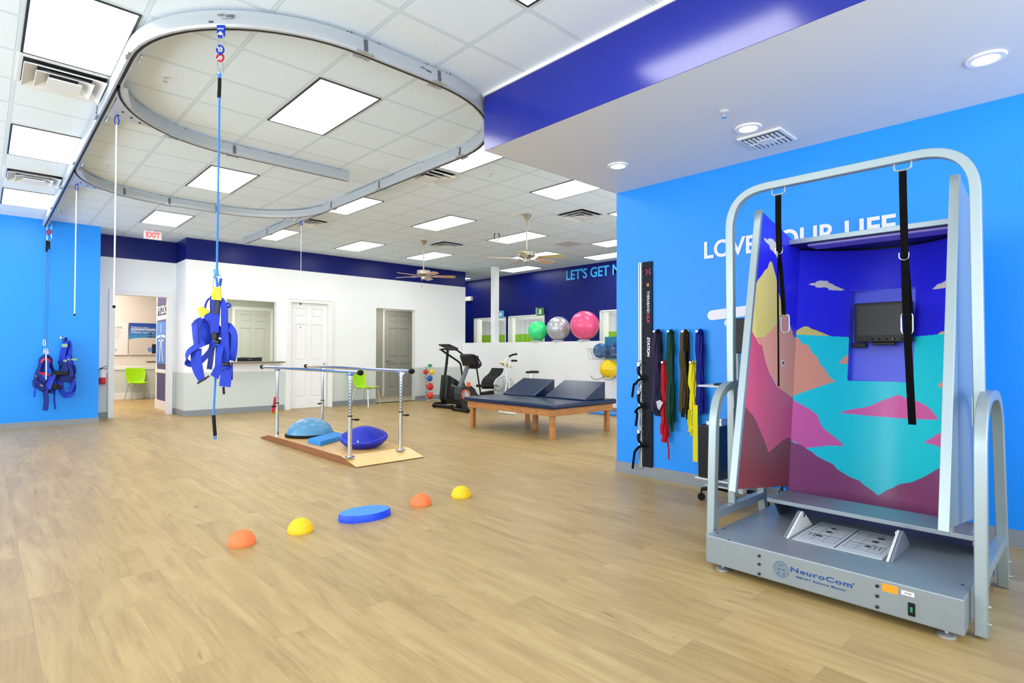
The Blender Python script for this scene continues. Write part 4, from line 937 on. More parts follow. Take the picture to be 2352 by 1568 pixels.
a0, a1_ = hp((452, 400, -.029), (441, 515, -.031)); wd = (a1_-a0).normalized()
writing('patch_lettering', 'FYZICAL', a0, wd, wd.cross(FW), .016, M('patch_thread', (84, 92, 150), .6), t5, fit=(a1_-a0).length, th=.001)
rib('shoulder_strap', ((505, 362, .0), (530, 400, -.02), (550, 460, -.03), (552, 600, -.035), (556, 760, -.03), (566, 900, -.03), (570, 1100, -.02)), .046)
rib('shoulder_strap', ((330, 530, -.01), (380, 580, -.02), (420, 640, -.01), (480, 720, .02), (530, 790, .03)), .05)
rib('shoulder_strap', ((410, 310, .01), (405, 420, .015), (412, 560, .012), (420, 700, .01)), .03, WEBD)
rib('side_strap', ((575, 665, -.01), (620, 690, -.03), (665, 760, -.05), (672, 860, -.05), (662, 980, -.03), (640, 1080, .0)), .045, wd=(.5, -.8, .2))
rib('side_strap', ((560, 700, .01), (600, 760, .03), (620, 850, .04), (610, 1000, .03), (600, 1100, .02)), .04, WEBD)
rib('hanging_cord', ((410, 325, .01), (360, 350, .02), (330, 400, .02), (318, 455, .0)), .009, th=.009)
rib('hanging_cord', ((500, 380, .01), (560, 410, .0), (600, 400, -.02), (622, 425, -.02), (600, 445, -.01), (570, 425, .0)), .012, th=.006)
# thigh pad
pdv = hp((155, 650, .0), (190, 600, -.01), (235, 572, -.03), (300, 580, -.02), (312, 600, .0), (345, 610, .01), (365, 690, .01), (405, 795, .01), (370, 880, -.0), (300, 905, -.02), (245, 930, -.03), (185, 915, -.01), (168, 800, .0))
cm = sum(pdv, Vector())/len(pdv)-FW*.035
b = MB(); n = len(pdv); b.add(pdv+[cm-FW*.0]+[p+FW*.022 for p in pdv]+[cm+FW*.05], [(i, (i+1) % n, n) for i in range(n)]+[(n+1+(i+1) % n, n+1+i, 2*n+1) for i in range(n)]+[(i, n+1+i, n+1+(i+1) % n, (i+1) % n) for i in range(n)], 0, True)
pad = b.build('thigh_pad', WEBB, t5, sharp=60)
MB().tube(hp((235, 600, -.045), (238, 740, -.055), (240, 890, -.045)), .0018, 5).tube(hp((155, 655, -.012), (230, 600, -.04), (270, 560, -.03)), .0018, 5).build('pad_seam', M('seam_dark', (10, 14, 60), .8), pad)
rib('leg_strap', ((310, 870, -.04), (240, 900, -.04), (170, 945, -.03), (110, 1000, -.01), (90, 1080, .01), (130, 1125, .03), (220, 1120, .04), (300, 1060, .03), (370, 980, .01), (400, 900, .0), (440, 870, .0)), .04, wd=[(0, 0, 1)]*51)
rib('leg_strap', ((178, 960, .0), (178, 1060, .01), (190, 1160, .0), (225, 1250, -.01), (275, 1325, -.01)), .034)
rib('leg_strap', ((245, 940, -.02), (240, 1050, -.02), (258, 1180, -.02), (282, 1310, -.015)), .038)
MB().frame(hp((285, 1325, -.02))[0], (hp((370, 1270, -.02))[0]-hp((250, 1340, -.02))[0]).normalized(), UP, FW, .07, .014, .01).bar(*hp((290, 1318, -.02), (365, 1272, -.02)), .012, .01).build('buckle', BLACK, t5)
rib('leg_strap', ((430, 850, .0), (400, 960, .0), (385, 1080, .0), (370, 1190, .0)), .034, WEBD)
rib('leg_strap', ((520, 870, -.02), (500, 960, -.04), (480, 1060, -.05), (490, 1140, -.05), (560, 1150, -.04), (600, 1110, -.03)), .042)
rib('leg_strap', ((500, 1150, -.03), (470, 1200, -.02), (428, 1283, -.01)), .055)
rib('leg_strap', ((585, 1150, -.02), (572, 1260, -.02), (555, 1398, -.02)), .074)
rib('leg_strap', ((622, 1110, .01), (624, 1200, .01), (622, 1315, .01)), .03, WEBD)
rib('chest_strap', ((440, 850, -.02), (470, 862, -.03), (530, 870, -.02)), .04, BLUM)
rib('back_strap', ((470, 720, .02), (540, 760, .02), (590, 880, .0), (560, 1000, -.01), (575, 1110, -.01)), .06, WEBB)
for q, w, h in (((440, 795, -.04), .06, .08), ((470, 860, -.035), .05, .045), ((605, 880, .02), .045, .13), ((575, 1130, -.045), .07, .04), ((520, 1210, .0), .03, .07)):
    MB().frame(hp(q)[0], RT, FW, UP, w*.62, .025, h*.62).build('buckle', BLACK, t5, bevel=.006)
rib('tail_tab', ((540, 1400, .0), (545, 1490, .0)), .014, BLKR)
MB().tube(smooth(hp((640, 1080, -.02), (622, 1100, -.03), (628, 1140, -.02)), 4), .006, 8).build('metal_ring', CHROME, t5)
# ---------------------------------------------------------------- small rope, harnesses on the sky blue wall
YB = 12.45
def W2(px, py, d=0.): return PY(px, py, YB+d)
t6 = thing('safety_tether', 'thin double rope tether hanging from the rail end in front of the sky blue wall', 'rope', (XL_, 12.4, RZ0))
def wl(x, y, d=0.): return W2(50+x*.1212, 760+y*.1212, d)
b = MB()
def ring2(b, cx, cy, w, h, r): return b.tube(smooth([W2(cx+w/2*a, cy+h/2*v, 0) for a, v in ((-.6, -1), (.6, -1), (1, -.5), (1, .5), (.6, 1), (-.6, 1), (-1, .5), (-1, -.5))], 3, True), r, 6, closed=True)
ring2(ring2(MB(), 113, 520, 10, 16, .008), 113, 544, 10, 16, .008).build('carabiner', CHROME, t6)
ring2(MB(), 112, 533, 7, 8, .012).build('swivel', REDM, t6)
MB().tube([W2(108, 552), W2(107, 578)], .016, 8).tube([W2(113, 554), W2(113, 572)], .014, 8).build('sleeve', BLKR, t6)
MB().tube([W2(108, 578), W2(102.5, 780)], .007, 8).tube([W2(113, 570), W2(107, 795)], .007, 8).build('rope', M('steel_blue_cord', (60, 120, 190), .6), t6)
ring2(ring2(MB(), 102, 787, 5, 13, .007), 106, 808, 9, 13, .008).build('carabiner', CHROME, t6)
MB().tube([wl(458, 360, -.1), wl(465, 600, -.14), wl(462, 920, -.14)], .01, 8).build('rope_tail', M('white_cord', (190, 210, 226), .6), t6)
def rb2(name, par, pts, w, mat=WEBD, wd=None): return MB().ribbon(smooth([wl(*q) for q in pts], 4), w, .008, wdir=wd).build(name, mat, par)
t7 = thing('body_harness', 'blue harness with red trim hanging on the thin rope before the sky blue wall', 'harness', wl(450, 1500))
rb2('shoulder_strap', t7, ((465, 455, -.02), (360, 530, -.02), (350, 640, -.03), (300, 760, -.03), (270, 850, -.03), (260, 960, -.02)), .06)
rb2('shoulder_strap', t7, ((465, 455, -.02), (545, 530, -.02), (550, 640, -.03), (600, 770, -.02), (620, 900, .0)), .06)
rb2('red_trim', t7, ((375, 600, -.05), (400, 550, -.05), (450, 530, -.05), (510, 550, -.05), (540, 605, -.05)), .035, M('red_webbing', (214, 30, 50), .7))
rb2('red_trim', t7, ((330, 800, -.05), (430, 812, -.05), (530, 830, -.05)), .045, M('red_webbing'))
rb2('back_panel', t7, ((440, 560, -.02), (435, 700, -.02), (440, 830, -.02)), .16, WEBB)
rb2('back_panel', t7, ((400, 600, .0), (380, 700, .0), (375, 800, .0)), .06, WEBD)
rb2('waist_strap', t7, ((280, 860, -.03), (330, 900, -.04), (420, 1000, -.05), (520, 980, -.05), (560, 900, -.04)), .15, WEBD)
rb2('leg_strap', t7, ((205, 1000, -.02), (280, 1000, -.04), (360, 1060, -.05), (440, 1110, -.05)), .12, WEBD)
rb2('leg_strap', t7, ((570, 830, -.05), (545, 900, -.07), (500, 1010, -.08), (470, 1090, -.07)), .14, WEBB)
rb2('leg_strap', t7, ((450, 1090, -.04), (455, 1200, -.04), (465, 1330, -.04), (440, 1505, -.04)), .09, WEBD)
rb2('leg_strap', t7, ((560, 1040, -.03), (545, 1180, -.03)), .09, WEBD)
rb2('thin_strap', t7, ((265, 1040, -.02), (245, 1140, -.02), (240, 1250, -.02)), .03, WEBB); rb2('thin_strap', t7, ((625, 1060, -.02), (615, 1300, -.02), (640, 1480, -.02)), .03, WEBB)
MB().tube([wl(240, 850, -.06), wl(290, 855, -.06)], .008, 6).tube(smooth([wl(355, 1010, -.08), wl(395, 1050, -.08)], 3), .01, 6).build('metal_ring', CHROME, t7)
for q, w_, h_ in ((wl(610, 850, -.05), .08, .16), (wl(620, 1050, -.05), .08, .1)):
    MB().frame(q, Vector((1, 0, 0)), Vector((0, 1, 0)), Vector((0, 0, 1)), w_, .05, h_).build('buckle', BLACK, t7, bevel=.01)
t8 = thing('wall_hook', 'small white hook on the sky blue wall holding a harness', 'hook', (PY(143, 776, YW).x, YW, 1.53))
a = PY(141, 776, YW)
MB().lathe([(.025, 0), (.025, .01), (.01, .014)], (a.x, YW, a.z), 14, 0, axis=(0, -1, 0)).tube(smooth([(a.x, YW-.01, a.z), (a.x, YW-.12, a.z-.005), (a.x, YW-.2, a.z+.03)], 3), .008, 8).build('peg', CHROME, t8)
t9 = thing('body_harness', 'bundled blue harness hanging from the hook on the sky blue wall', 'harness', wl(860, 1230))
rb2('top_loop', t9, ((825, 130, .1), (805, 160, .06), (830, 190, .04), (850, 160, .06), (828, 132, .1)), .04, WEBD)
rb2('strap', t9, ((830, 180, .05), (800, 330, .05), (770, 460, .05), (755, 600, .04)), .1, WEBB); rb2('strap', t9, ((850, 190, .05), (885, 300, .05), (880, 450, .04), (900, 600, .03), (940, 800, .02)), .13, WEBB)
rb2('strap', t9, ((870, 470, .0), (880, 560, -.02), (900, 660, -.04), (880, 740, -.04), (850, 650, -.03)), .1, WEBB)
rb2('strap', t9, ((700, 640, .02), (760, 640, -.02), (800, 720, -.04), (780, 800, -.04), (700, 850, .0), (650, 830, .0)), .14, WEBD)
rb2('strap', t9, ((640, 840, .02), (700, 900, -.02), (800, 880, -.05), (900, 900, -.06), (980, 900, -.03)), .15, WEBD)
rb2('strap', t9, ((760, 900, .0), (740, 1020, -.01), (760, 1140, -.01), (830, 1215, -.02), (930, 1190, -.02), (975, 1080, -.01), (960, 950, .0)), .1, WEBB)
rb2('strap', t9, ((960, 640, .02), (985, 760, .02), (960, 860, .0), (1000, 910, -.02)), .08, WEBD); rb2('strap', t9, ((890, 1130, -.04), (940, 1080, -.05), (985, 930, -.04)), .08, WEBB)
rb2('strap', t9, ((640, 980, .0), (700, 990, -.02), (780, 960, -.03)), .1, WEBB); rb2('pad', t9, ((780, 660, -.02), (860, 760, -.05), (870, 860, -.06)), .2, WEBD)
MB().frame(wl(815, 275, -.0), Vector((1, 0, 0)), Vector((0, 1, 0)), Vector((0, 0, 1)), .08, .02, .06).frame(wl(960, 540, -.02), Vector((1, 0, 0)), Vector((0, 1, 0)), Vector((0, 0, 1)), .13, .04, .035).frame(wl(820, 570, -.02), Vector((1, 0, 0)), Vector((0, 1, 0)), Vector((0, 0, 1)), .05, .03, .05).build('padding_patch', M('pale_green_felt', (150, 180, 150), .8), t9, bevel=.008)
for q, w_, h_ in ((wl(765, 800, -.08), .17, .07), (wl(710, 1060, -.02), .06, .08), (wl(640, 800, -.0), .06, .1)):
    MB().frame(q, Vector((1, 0, 0)), Vector((0, 1, 0)), Vector((0, 0, 1)), w_, .05, h_).build('buckle', BLACK, t9, bevel=.012)
# pull cords at the switches
WC = M('white_pull_cord', (236, 238, 238), .5)
for x, y, z1, zb, lab in ((.868, 9.09, RZ0-.02, 1.784, 'white pull cord hanging from the far left joint plate, before the sky blue wall edge'), (.871, 6.17, RZ0-.02, 1.725, 'white pull cord hanging from the near left joint plate, in front of the doorway'), (3.80, 9.07, RZ0-.02, 2.097, 'thin white pull cord hanging from the joint plate on the straight rail')):
    tt = thing('pull_cord', lab, 'cord', (x, y, RZ0), 'white pull cords of the ceiling rail')
    MB().tube([(x, y, z1-.06), (x, y, zb)], .0065 if x < 2 else .0035, 8).build('cord', WC, tt)
    MB().tube(smooth([(x-.0, y, z1+.02), (x+.018, y, z1-.02), (x+.012, y, z1-.06), (x-.012, y, z1-.06), (x-.015, y, z1-.02)], 3, True), .005, 6, closed=True).build('clip', BLUM, tt)
    MB().lathe([(.004, -.018), (.013, -.012), (.013, .004), (.004, .01)], (x, y, zb), 10).build('end_knob', BLKR, tt)
# ---------------------------------------------------------------- parallel bars and what stands on them
LAM = wood_mat('maple_platform', (214, 160, 84), (234, 190, 116), (14, 1.2, 14), .3)
LAMR = wood_mat('maple_ramp', (232, 196, 120), (243, 212, 146), (14, 1.2, 14), .32)
EDG = wood_mat('plywood_edge', (128, 78, 42), (164, 104, 58), (10, 1, 30), .5)
t = thing('parallel_bars', 'chrome parallel walking bars on a low wooden ramp platform', 'parallel bars', (3.56, 7.33, 0))
X0, X1, Y0, Y1, HP = 3.10, 4.02, 5.84, 8.84, .085
RA = .36
b = MB()
prof = [(Y0, .004), (Y0, .012), (Y0+RA, HP), (Y1-RA, HP), (Y1, .012), (Y1, .004)]
vs = [(x, y, z) for x in (X0, X1) for y, z in prof]; n = 6
b.add(vs, [tuple(range(n)), tuple(reversed(range(n, 2*n)))], 2)
for i, m_ in ((0, 2), (1, 1), (2, 0), (3, 1), (4, 2), (5, 2)): b.f.append((i, i+n, (i+1) % n+n, (i+1) % n)); b.m.append(m_); b.sm.append(False)
b.build('platform', [LAM, LAMR, EDG], t)
MB().box(X0+.1, X1-.1, Y0+RA+.1, Y1-RA-.1, 0, .006).build('foot_runner', BLKR, t)
for xb in (3.155, 3.845):
    bar_ = MB().tube([(xb, 5.87, 1.075), (xb, 8.93, 1.075)], .021, 18).build('hand_rail', CHROME, t)
    for y, s_ in ((5.87, -1), (8.93, 1)): MB().lathe([(.024, -.03), (.031, -.01), (.033, .02), (.026, .04), (.001, .044)], (xb, y, 1.075), 18, 0, axis=(0, s_, 0)).build('end_cap', BLKR, bar_)
    for yp in (6.10, 8.33):
        po = MB().tube([(xb, yp, HP), (xb, yp, .56)], .026, 18).tube([(xb, yp, .56), (xb, yp, 1.03)], .019, 16).build('post', CHROME, t)
        MB().lathe([(.06, 0), (.06, .004), (.034, .006), (.03, .012)], (xb, yp, HP), 20).build('base_flange', CHROME, po)
        MB().box(xb-.03, xb+.03, yp-.03, yp+.03, 1.03, 1.058).tube([(xb, yp, 1.01), (xb, yp, 1.04)], .024, 14).build('saddle', CHROME, po, bevel=.004)
        MB().lathe([(.029, 0), (.029, .012)], (xb, yp, .555), 16).build('collar', BLKR, po)
        s_ = 1 if yp < 7 else -1
        MB().tube([(xb+.02, yp, .52), (xb+.06*s_, yp-.03, .515)], .008, 8).lathe([(.008, 0), (.014, .01), (.008, .05)], (xb+.05*s_, yp-.025, .515), 10, 0, axis=(s_, -.5, 0)).build('lock_knob', BLKR, po)
        if yp < 7:
            h = MB()
            for k in range(11): h.lathe([(.0001, .0012), (.0065, .0012), (.0065, 0)], (xb-.0185*.66, yp-.0185*.75, .60+k*.038), 8, 0, axis=(-.66, -.75, 0), caps=False)
            h.build('height_hole', BLKR, po)
t = thing('balance_dome', 'light blue half ball balance trainer with black base on the wooden platform', 'balance trainer', (3.52, 8.03, HP))
c = (3.52, 8.03, HP)
MB().lathe([(.30, 0), (.335, .004), (.345, .018), (.345, .034), (.33, .042), (.2, .042)], c, 48).build('base', BLKR, t)
MB().lathe([(.325, .036)]+[(.318*math.cos(a), .04+.215*math.sin(a)) for a in [k*PI/32 for k in range(1, 16)]]+[(.001, .256)], c, 48, caps=False).build('dome', M('dome_light_blue', (84, 146, 184), .3), t)
b = MB()
for k in (.03, .05, .07): b.tube([(c[0]+k*math.cos(a), c[1]+k*math.sin(a), HP+.04+.215*math.sqrt(max(0, 1-(k/.318)**2))+.0005) for a in [q*PI/10 for q in range(20)]], .002, 5, closed=True)
b.build('top_rings', M('dome_ring', (150, 200, 230), .3), t)
FOAM = M('blue_foam', (46, 140, 214), .7, bump=.25, bscale=300)
a, b_, d = PZ(707, 1007, .145), PZ(736, 1014, .145), PZ(783, 1001, .145)
ux = (d-b_); uy = (a-b_); ux.z = uy.z = 0
pts = [b_, b_+ux*1.35, b_+ux*1.35+uy, b_+uy]
pts = [Vector((p.x, p.y, HP+.001)) for p in pts]
o = MB().poly(pts, (0, 0, 1), .06).build('foam_balance_pad', FOAM, bevel=.008, seg=3); tag(o, 'rectangular blue foam balance pad between the two balance trainers on the platform', 'foam pad')
DISC = M('cobalt_rubber', (14, 36, 178), .42)
t = thing('wobble_disc', 'large dark blue ridged inflatable wobble cushion on the wooden platform', 'balance disc', (3.62, 6.62, HP))
c = Vector((3.62, 6.62, HP+.125)); tl = Vector((-.10, -.12, 1)).normalized()
MB().lathe([(.001, -.12), (.16, -.112), (.24, -.085), (.295, -.03), (.305, .0), (.297, .022), (.28, .03)], c, 56, 0, axis=tl, caps=False).build('underside', DISC, t)
top = [(.28, .03)]; 
for k in range(19):
    r = .272-k*.0116; z = .03+.115*(1-(r/.28)**1.35); top += [(r+.004, z+.0005), (r+.002, z+.004), (r-.002, z+.004), (r-.0045, z+.0005)]
top += [(.05, .136), (.02, .142), (.001, .143)]
MB().lathe(top, c, 56, 0, axis=tl, caps=False).build('ridged_top', DISC, t)
o = MB().lathe([(.01, 0), (.01, .004)], c+Vector((-.205, -.225, -.01)), 10, 0, axis=(-.7, -.75, 0)).build('valve', WHITE, t)
t = thing('cloth_scarf', 'red yellow and green stretch cloth hooked over the far left post of the bars', 'cloth', (3.155, 8.4, .62))
p = [PY(x, y, 8.37) for x, y in ((631, 911), (636, 912), (641, 938), (639, 944), (632, 955), (624, 951), (623, 946))]
MB().poly([PY(x, y, 8.37) for x, y in ((630, 911), (635, 911), (634, 932), (628, 950), (624, 946))], (0, 1, 0), .012).build('red_fold', M('scarf_red', (214, 36, 60), .7), t, bevel=.003)
MB().poly([PY(x, y, 8.385) for x, y in ((630, 920), (636, 918), (634, 952), (624, 951), (626, 938))], (0, 1, 0), .012).build('green_fold', M('scarf_green', (190, 196, 40), .7), t, bevel=.003)
MB().poly([PY(x, y, 8.375) for x, y in ((635, 914), (639, 924), (642, 939), (636, 942), (634, 930))], (0, 1, 0), .012).build('red_fold', M('scarf_red'), t, bevel=.003)
# ---------------------------------------------------------------- floor pods
def pod(px, py, rgb, label, d=.17, h=.1):
    c = PZ(px, py, 0); mat = M('pod_orange' if rgb[2] > 50 else 'pod_yellow', rgb, .42)
    t = thing('balance_pod', label, 'balance pod', c, 'studded half-ball pods in a row on the floor')
    r = d/2; MB().lathe([(r*.985, 0), (r, .006)]+[(r*math.cos(a), .006+(h-.006)*math.sin(a)) for a in [k*PI/28 for k in range(1, 14)]]+[(.0001, h)], c, 40).build('dome', mat, t)
    b = MB()
    for k in range(8):
        a = (k+.45)*PI/2/8.3; rr = r*math.cos(a); n = max(6, int(36*math.cos(a)))
        for j in range(n):
            th = 2*PI*(j+.5*(k % 2))/n; nn = Vector((math.cos(th)*math.cos(a)/r, math.sin(th)*math.cos(a)/r, math.sin(a)/h)).normalized()
            b.lathe([(.0056, 0), (.0048, .003), (.0025, .0046), (.0001, .005)], c+Vector((rr*math.cos(th), rr*math.sin(th), .006+(h-.006)*math.sin(a)))-nn*.0005, 6, 0, axis=nn, caps=False)
    tag(b.build('rubber_studs', mat, t), kind='stuff')
OR_, YE_ = (255, 134, 72), (250, 208, 20)
pod(555, 1249, OR_, 'orange studded balance pod closest to the camera', .175, .094); pod(690, 1220, YE_, 'yellow studded balance pod between the orange one and the blue oval pad', .175, .094)
pod(966.5, 1158, OR_, 'orange studded balance pod beyond the blue oval pad', .175, .094); pod(1059, 1140, YE_, 'yellow studded balance pod at the far end of the row toward the wall bands', .175, .094)
cL, cR = PZ(781, 1198, 0), PZ(893, 1178, 0); c = (cL+cR)/2; L_ = (cR-cL).length/2+.01; ux = (cR-cL).normalized(); uy = Vector((-ux.y, ux.x, 0))
t = thing('oval_foam_pad', 'flat blue oval foam balance pad on the floor in the row of studded pods', 'foam pad', c)
def oval(s_, z): return [c+ux*(L_*s_*math.cos(a))+uy*(.135*s_*math.sin(a))+Vector((0, 0, z)) for a in [k*PI/24 for k in range(48)]]
b = MB(); rings = [oval(1.0, 0), oval(1.0, .01), oval(.975, .05), oval(.955, .055)]
b.add(sum(rings, []), [(k*48+i, k*48+(i+1) % 48, (k+1)*48+(i+1) % 48, (k+1)*48+i) for k in range(3) for i in range(48)]+[tuple(reversed(range(48)))], 0, True)
b.build('foam_body', M('oval_blue', (20, 74, 232), .45), t)
b = MB(); b.add(oval(.957, .055)+oval(.93, .0565), [(i, (i+1) % 48, 48+(i+1) % 48, 48+i) for i in range(48)]+[tuple(range(48, 96))], 0, False); b.build('textured_top', M('oval_top_blue', (66, 146, 240), .6, bump=.6, bscale=260), t)
# ---------------------------------------------------------------- treatment table and wedges
OAK = wood_mat('oak_table', (166, 106, 52), (206, 142, 78), (3, 3, 14), .4)
VIN = M('navy_vinyl', (14, 38, 72), .26, bump=.05, bscale=30)
t = thing('treatment_table', 'low wooden treatment mat table with padded navy vinyl top', 'treatment table', (6.92, 6.66, 0))
TX0, TX1, TY0, TY1 = 6.18, 7.66, 5.66, 7.67
MB().box(TX0-.05, TX1+.05, TY0-.05, TY1+.05, .455, .535).build('cushion', VIN, t, bevel=.03, seg=5)
for i, (a, b_) in enumerate((((TX0, TY0), (TX1, TY0)), ((TX1, TY0), (TX1, TY1)), ((TX1, TY1), (TX0, TY1)), ((TX0, TY1), (TX0, TY0)))):
    sx = 1 if a[0] != b_[0] else 0
    ap = (MB().box(min(a[0], b_[0]), max(a[0], b_[0]), a[1]-.0 if a[1] == TY0 else a[1]-.03, a[1]+.03 if a[1] == TY0 else a[1], .35, .455) if sx else MB().box(a[0] if a[0] == TX0 else a[0]-.03, a[0]+.03 if a[0] == TX0 else a[0], TY0+.03, TY1-.03, .35, .455)).build('apron', OAK, t, bevel=.004)
LX = (TX0+.035, TX1-.105); LY = (TY0+.035, TY1-.105)
for x, y in ((LX[0], LY[0]), (LX[1], LY[0]), (LX[0], LY[1]), (LX[1], LY[1]), (6.80, 6.62)):
    lg = MB().box(x, x+.072, y, y+.072, 0, .45).build('leg', OAK, t, bevel=.004)
b = MB()
for y in (TY0+.05, TY0+.09):
    b.lathe([(.009, 0), (.007, .004)], (TX0, y, .43 if y < TY0+.06 else .375), 10, 0, axis=(-1, 0, 0)).lathe([(.009, 0), (.007, .004)], (TX0+.07, TY0, .43 if y < TY0+.06 else .375), 10, 0, axis=(0, -1, 0))
b.build('bolt_heads', CHROME, t)
b = MB().tube([(TX0-.052, 6.68, .5), (TX0-.052, 6.68, .52), (TX0-.03, 6.68, .5375), (TX1+.03, 6.68, .5375)], .0016, 5); b.build('seam', M('seam_navy', (10, 22, 44), .6), t)
for (xa, xb, ya, yb, lab) in ((6.97, 7.50, 6.82, 7.62, 'navy vinyl foam wedge cushion nearer the exercise bikes on the table'), (7.00, 7.52, 5.71, 6.60, 'navy vinyl foam wedge cushion nearer the blue wall corner on the table')):
    z = .536; H_ = .285
    o = MB().add([(xa, ya, z), (xb, ya, z), (xb, ya, z+H_), (xa, yb, z), (xb, yb, z), (xb, yb, z+H_), (xa, ya, z+.02), (xa, yb, z+.02)], [(0, 3, 4, 1), (0, 1, 2, 6), (3, 7, 5, 4), (1, 4, 5, 2), (0, 6, 7, 3), (6, 2, 5, 7)]).build('wedge_cushion', VIN, bevel=.014, seg=3); tag(o, lab, 'wedge cushion', 'wedge cushions on the treatment table')
# ---------------------------------------------------------------- balls on the half wall
for px, y, r, rgb, ru, lab in ((1229.5, 9.735, .243, (64, 232, 138), .25, 'green exercise ball on the white half wall'), (1278, 9.04, .285, (194, 197, 203), .25, 'silver grey exercise ball on the white half wall'), (1338.5, 8.235, .333, (246, 92, 140), .22, 'pink exercise ball on the white half wall, largest of the three')):
    zt = 1.556; t = thing('exercise_ball', lab, 'exercise ball', (10.075, y, zt), 'big exercise balls in a row')
    cz = zt+.03+r; MB().ball((10.075, y, cz), r, 0, 48).build('ball', M('ball_%d' % rgb[0], rgb, ru, .35 if rgb[0] == 194 else 0), t)
    MB().lathe([(.13, 0), (.13, .03), (.125, .04), (.12, .03), (.12, 0)], (10.075, y, zt), 32).build('ring_stand', M('clear_ring', (200, 210, 214), .2, alpha=.6), t)
    b1 = writing('stand_lettering', 'WILL', (9.943, y+.1, zt+.004), (0, -1, 0), (0, 0, 1), .026, WHITE, t, fit=.15)
# ---------------------------------------------------------------- wall basket with balls at the half wall end
WIRE = M('wire_grey', (120, 128, 134), .35, .7)
t = thing('wire_basket', 'grey wire basket with ball hooks on the white half wall beside the blue corner', 'wire basket', (9.8, 7.4, 1.1))
b = MB()
for k, z in enumerate((1.375, 1.33, 1.285, 1.24, 1.195, 1.15)):
    s_ = 1-k*.045; b.tube([(9.98, 7.83-k*.03, z), (9.98-.34*s_, 7.83-k*.03, z), (9.98-.34*s_, 6.9, z), (9.98, 6.9, z)], .003 if k else .005, 6)
for k in range(9): y = 7.8-k*.1; b.tube([(9.64, y, 1.375), (9.70, y-.0, 1.15), (9.98, y, 1.15)], .0025, 5)
for k in range(3): b.tube([(9.98-.1*k-.05, 7.83, 1.375), (9.98-.1*k-.05, 7.68, 1.15)], .0025, 5)
b.build('wire_frame', WIRE, t)
b = MB()
for y in (7.62, 7.3): b.tube(smooth([(9.985, y, .80), (9.9, y, .735), (9.72, y, .715), (9.58, y, .74), (9.55, y, .80)], 4), .006, 7)
b.build('ball_hook', BLACK, t)
for (x, y, z, r, rgb, sz, lab) in ((9.77, PX(1398, 847, 9.77).y, PX(1398, 847, 9.77).z, .2, (246, 206, 14), 1, 'yellow ball resting on the hooks below the wire basket'), ):
    o = MB().ball((x, y, z), r, 0, 40, sz).build('exercise_ball', M('ball_yellow', rgb, .22)); tag(o, lab, 'exercise ball')
for (y, x, tl_, lab) in ((7.56, 9.80, .3, 'steel blue inflated cushion standing in the wire basket'), (7.16, 9.82, .1, 'dark blue inflated cushion behind another in the wire basket')):
    o = MB().lathe([(.001, -.06), (.12, -.05), (.165, -.02), (.17, 0), (.165, .02), (.12, .05), (.001, .06)], (x, y, 1.335), 32, 0, axis=(-.85, -.3-tl_, .3)).build('balance_cushion', M('cushion_blue%d' % (y*100), (46, 92, 142) if y > 7.5 else (30, 58, 120), .22)); tag(o, lab, 'balance cushion')
o = MB().box(9.93, 9.97, 6.95, 7.55, 1.16, 1.64).build('foam_board', M('teal_foam', (28, 116, 158), .6)); tag(o, 'teal blue foam board standing upright in the wire basket', 'foam board')
o = MB().box(9.42, 9.78, 6.5, 7.62, 0, .045).build('floor_mat', M('mat_sky', (56, 138, 222), .6), bevel=.006); tag(o, 'flat light blue foam mat on the floor by the half wall behind the treatment table', 'mat')
# ---------------------------------------------------------------- medicine ball rack
t = thing('ball_rack', 'slim silver medicine ball tree rack standing by the grey lower wall', 'ball rack', (8.78, 12.45, 0))
b = MB().box(8.63, 8.66, 12.4, 12.5, .0, .9).tube([(8.5, 12.25, .02), (8.95, 12.35, .02)], .015, 8).tube([(8.55, 12.6, .02), (8.62, 12.2, .02)], .015, 8)
b.build('frame', ALU, t)
for k in range(5): MB().box(8.63, 8.80, 12.38, 12.52, .03+k*.19, .042+k*.19).build('shelf', ALU, t)
MB().box(8.6, 8.8, 12.37, 12.53, .88, .895).build('top_shelf', ALU, t)
for i, (x, y, z, r, rgb, lab) in enumerate(((8.72, 12.42, .042, .098, (226, 66, 36), 'red orange ball on the bottom shelf of the ball rack'), (8.72, 12.42, .275, .098, (214, 32, 30), 'red ball second from bottom on the ball rack'), (8.71, 12.42, .51, .085, (22, 90, 178), 'blue ball in the middle of the ball rack'),
    (8.76, 12.40, .69, .078, (240, 206, 30), 'yellow ball on the upper shelf of the ball rack'), (8.60, 12.44, .70, .065, (214, 32, 30), 'small red ball behind the yellow one on the ball rack'), (8.70, 12.42, .896, .04, (36, 160, 52), 'small green ball on the very top of the ball rack'), (8.77, 12.46, .896, .04, (30, 140, 44), 'darker green ball beside another on the rack top'))):
    o = MB().ball((x, y, z+r), r, 0, 28).build('medicine_ball', M('medball%d' % i, rgb, .4)); tag(o, lab, 'ball', 'medicine balls on the rack')
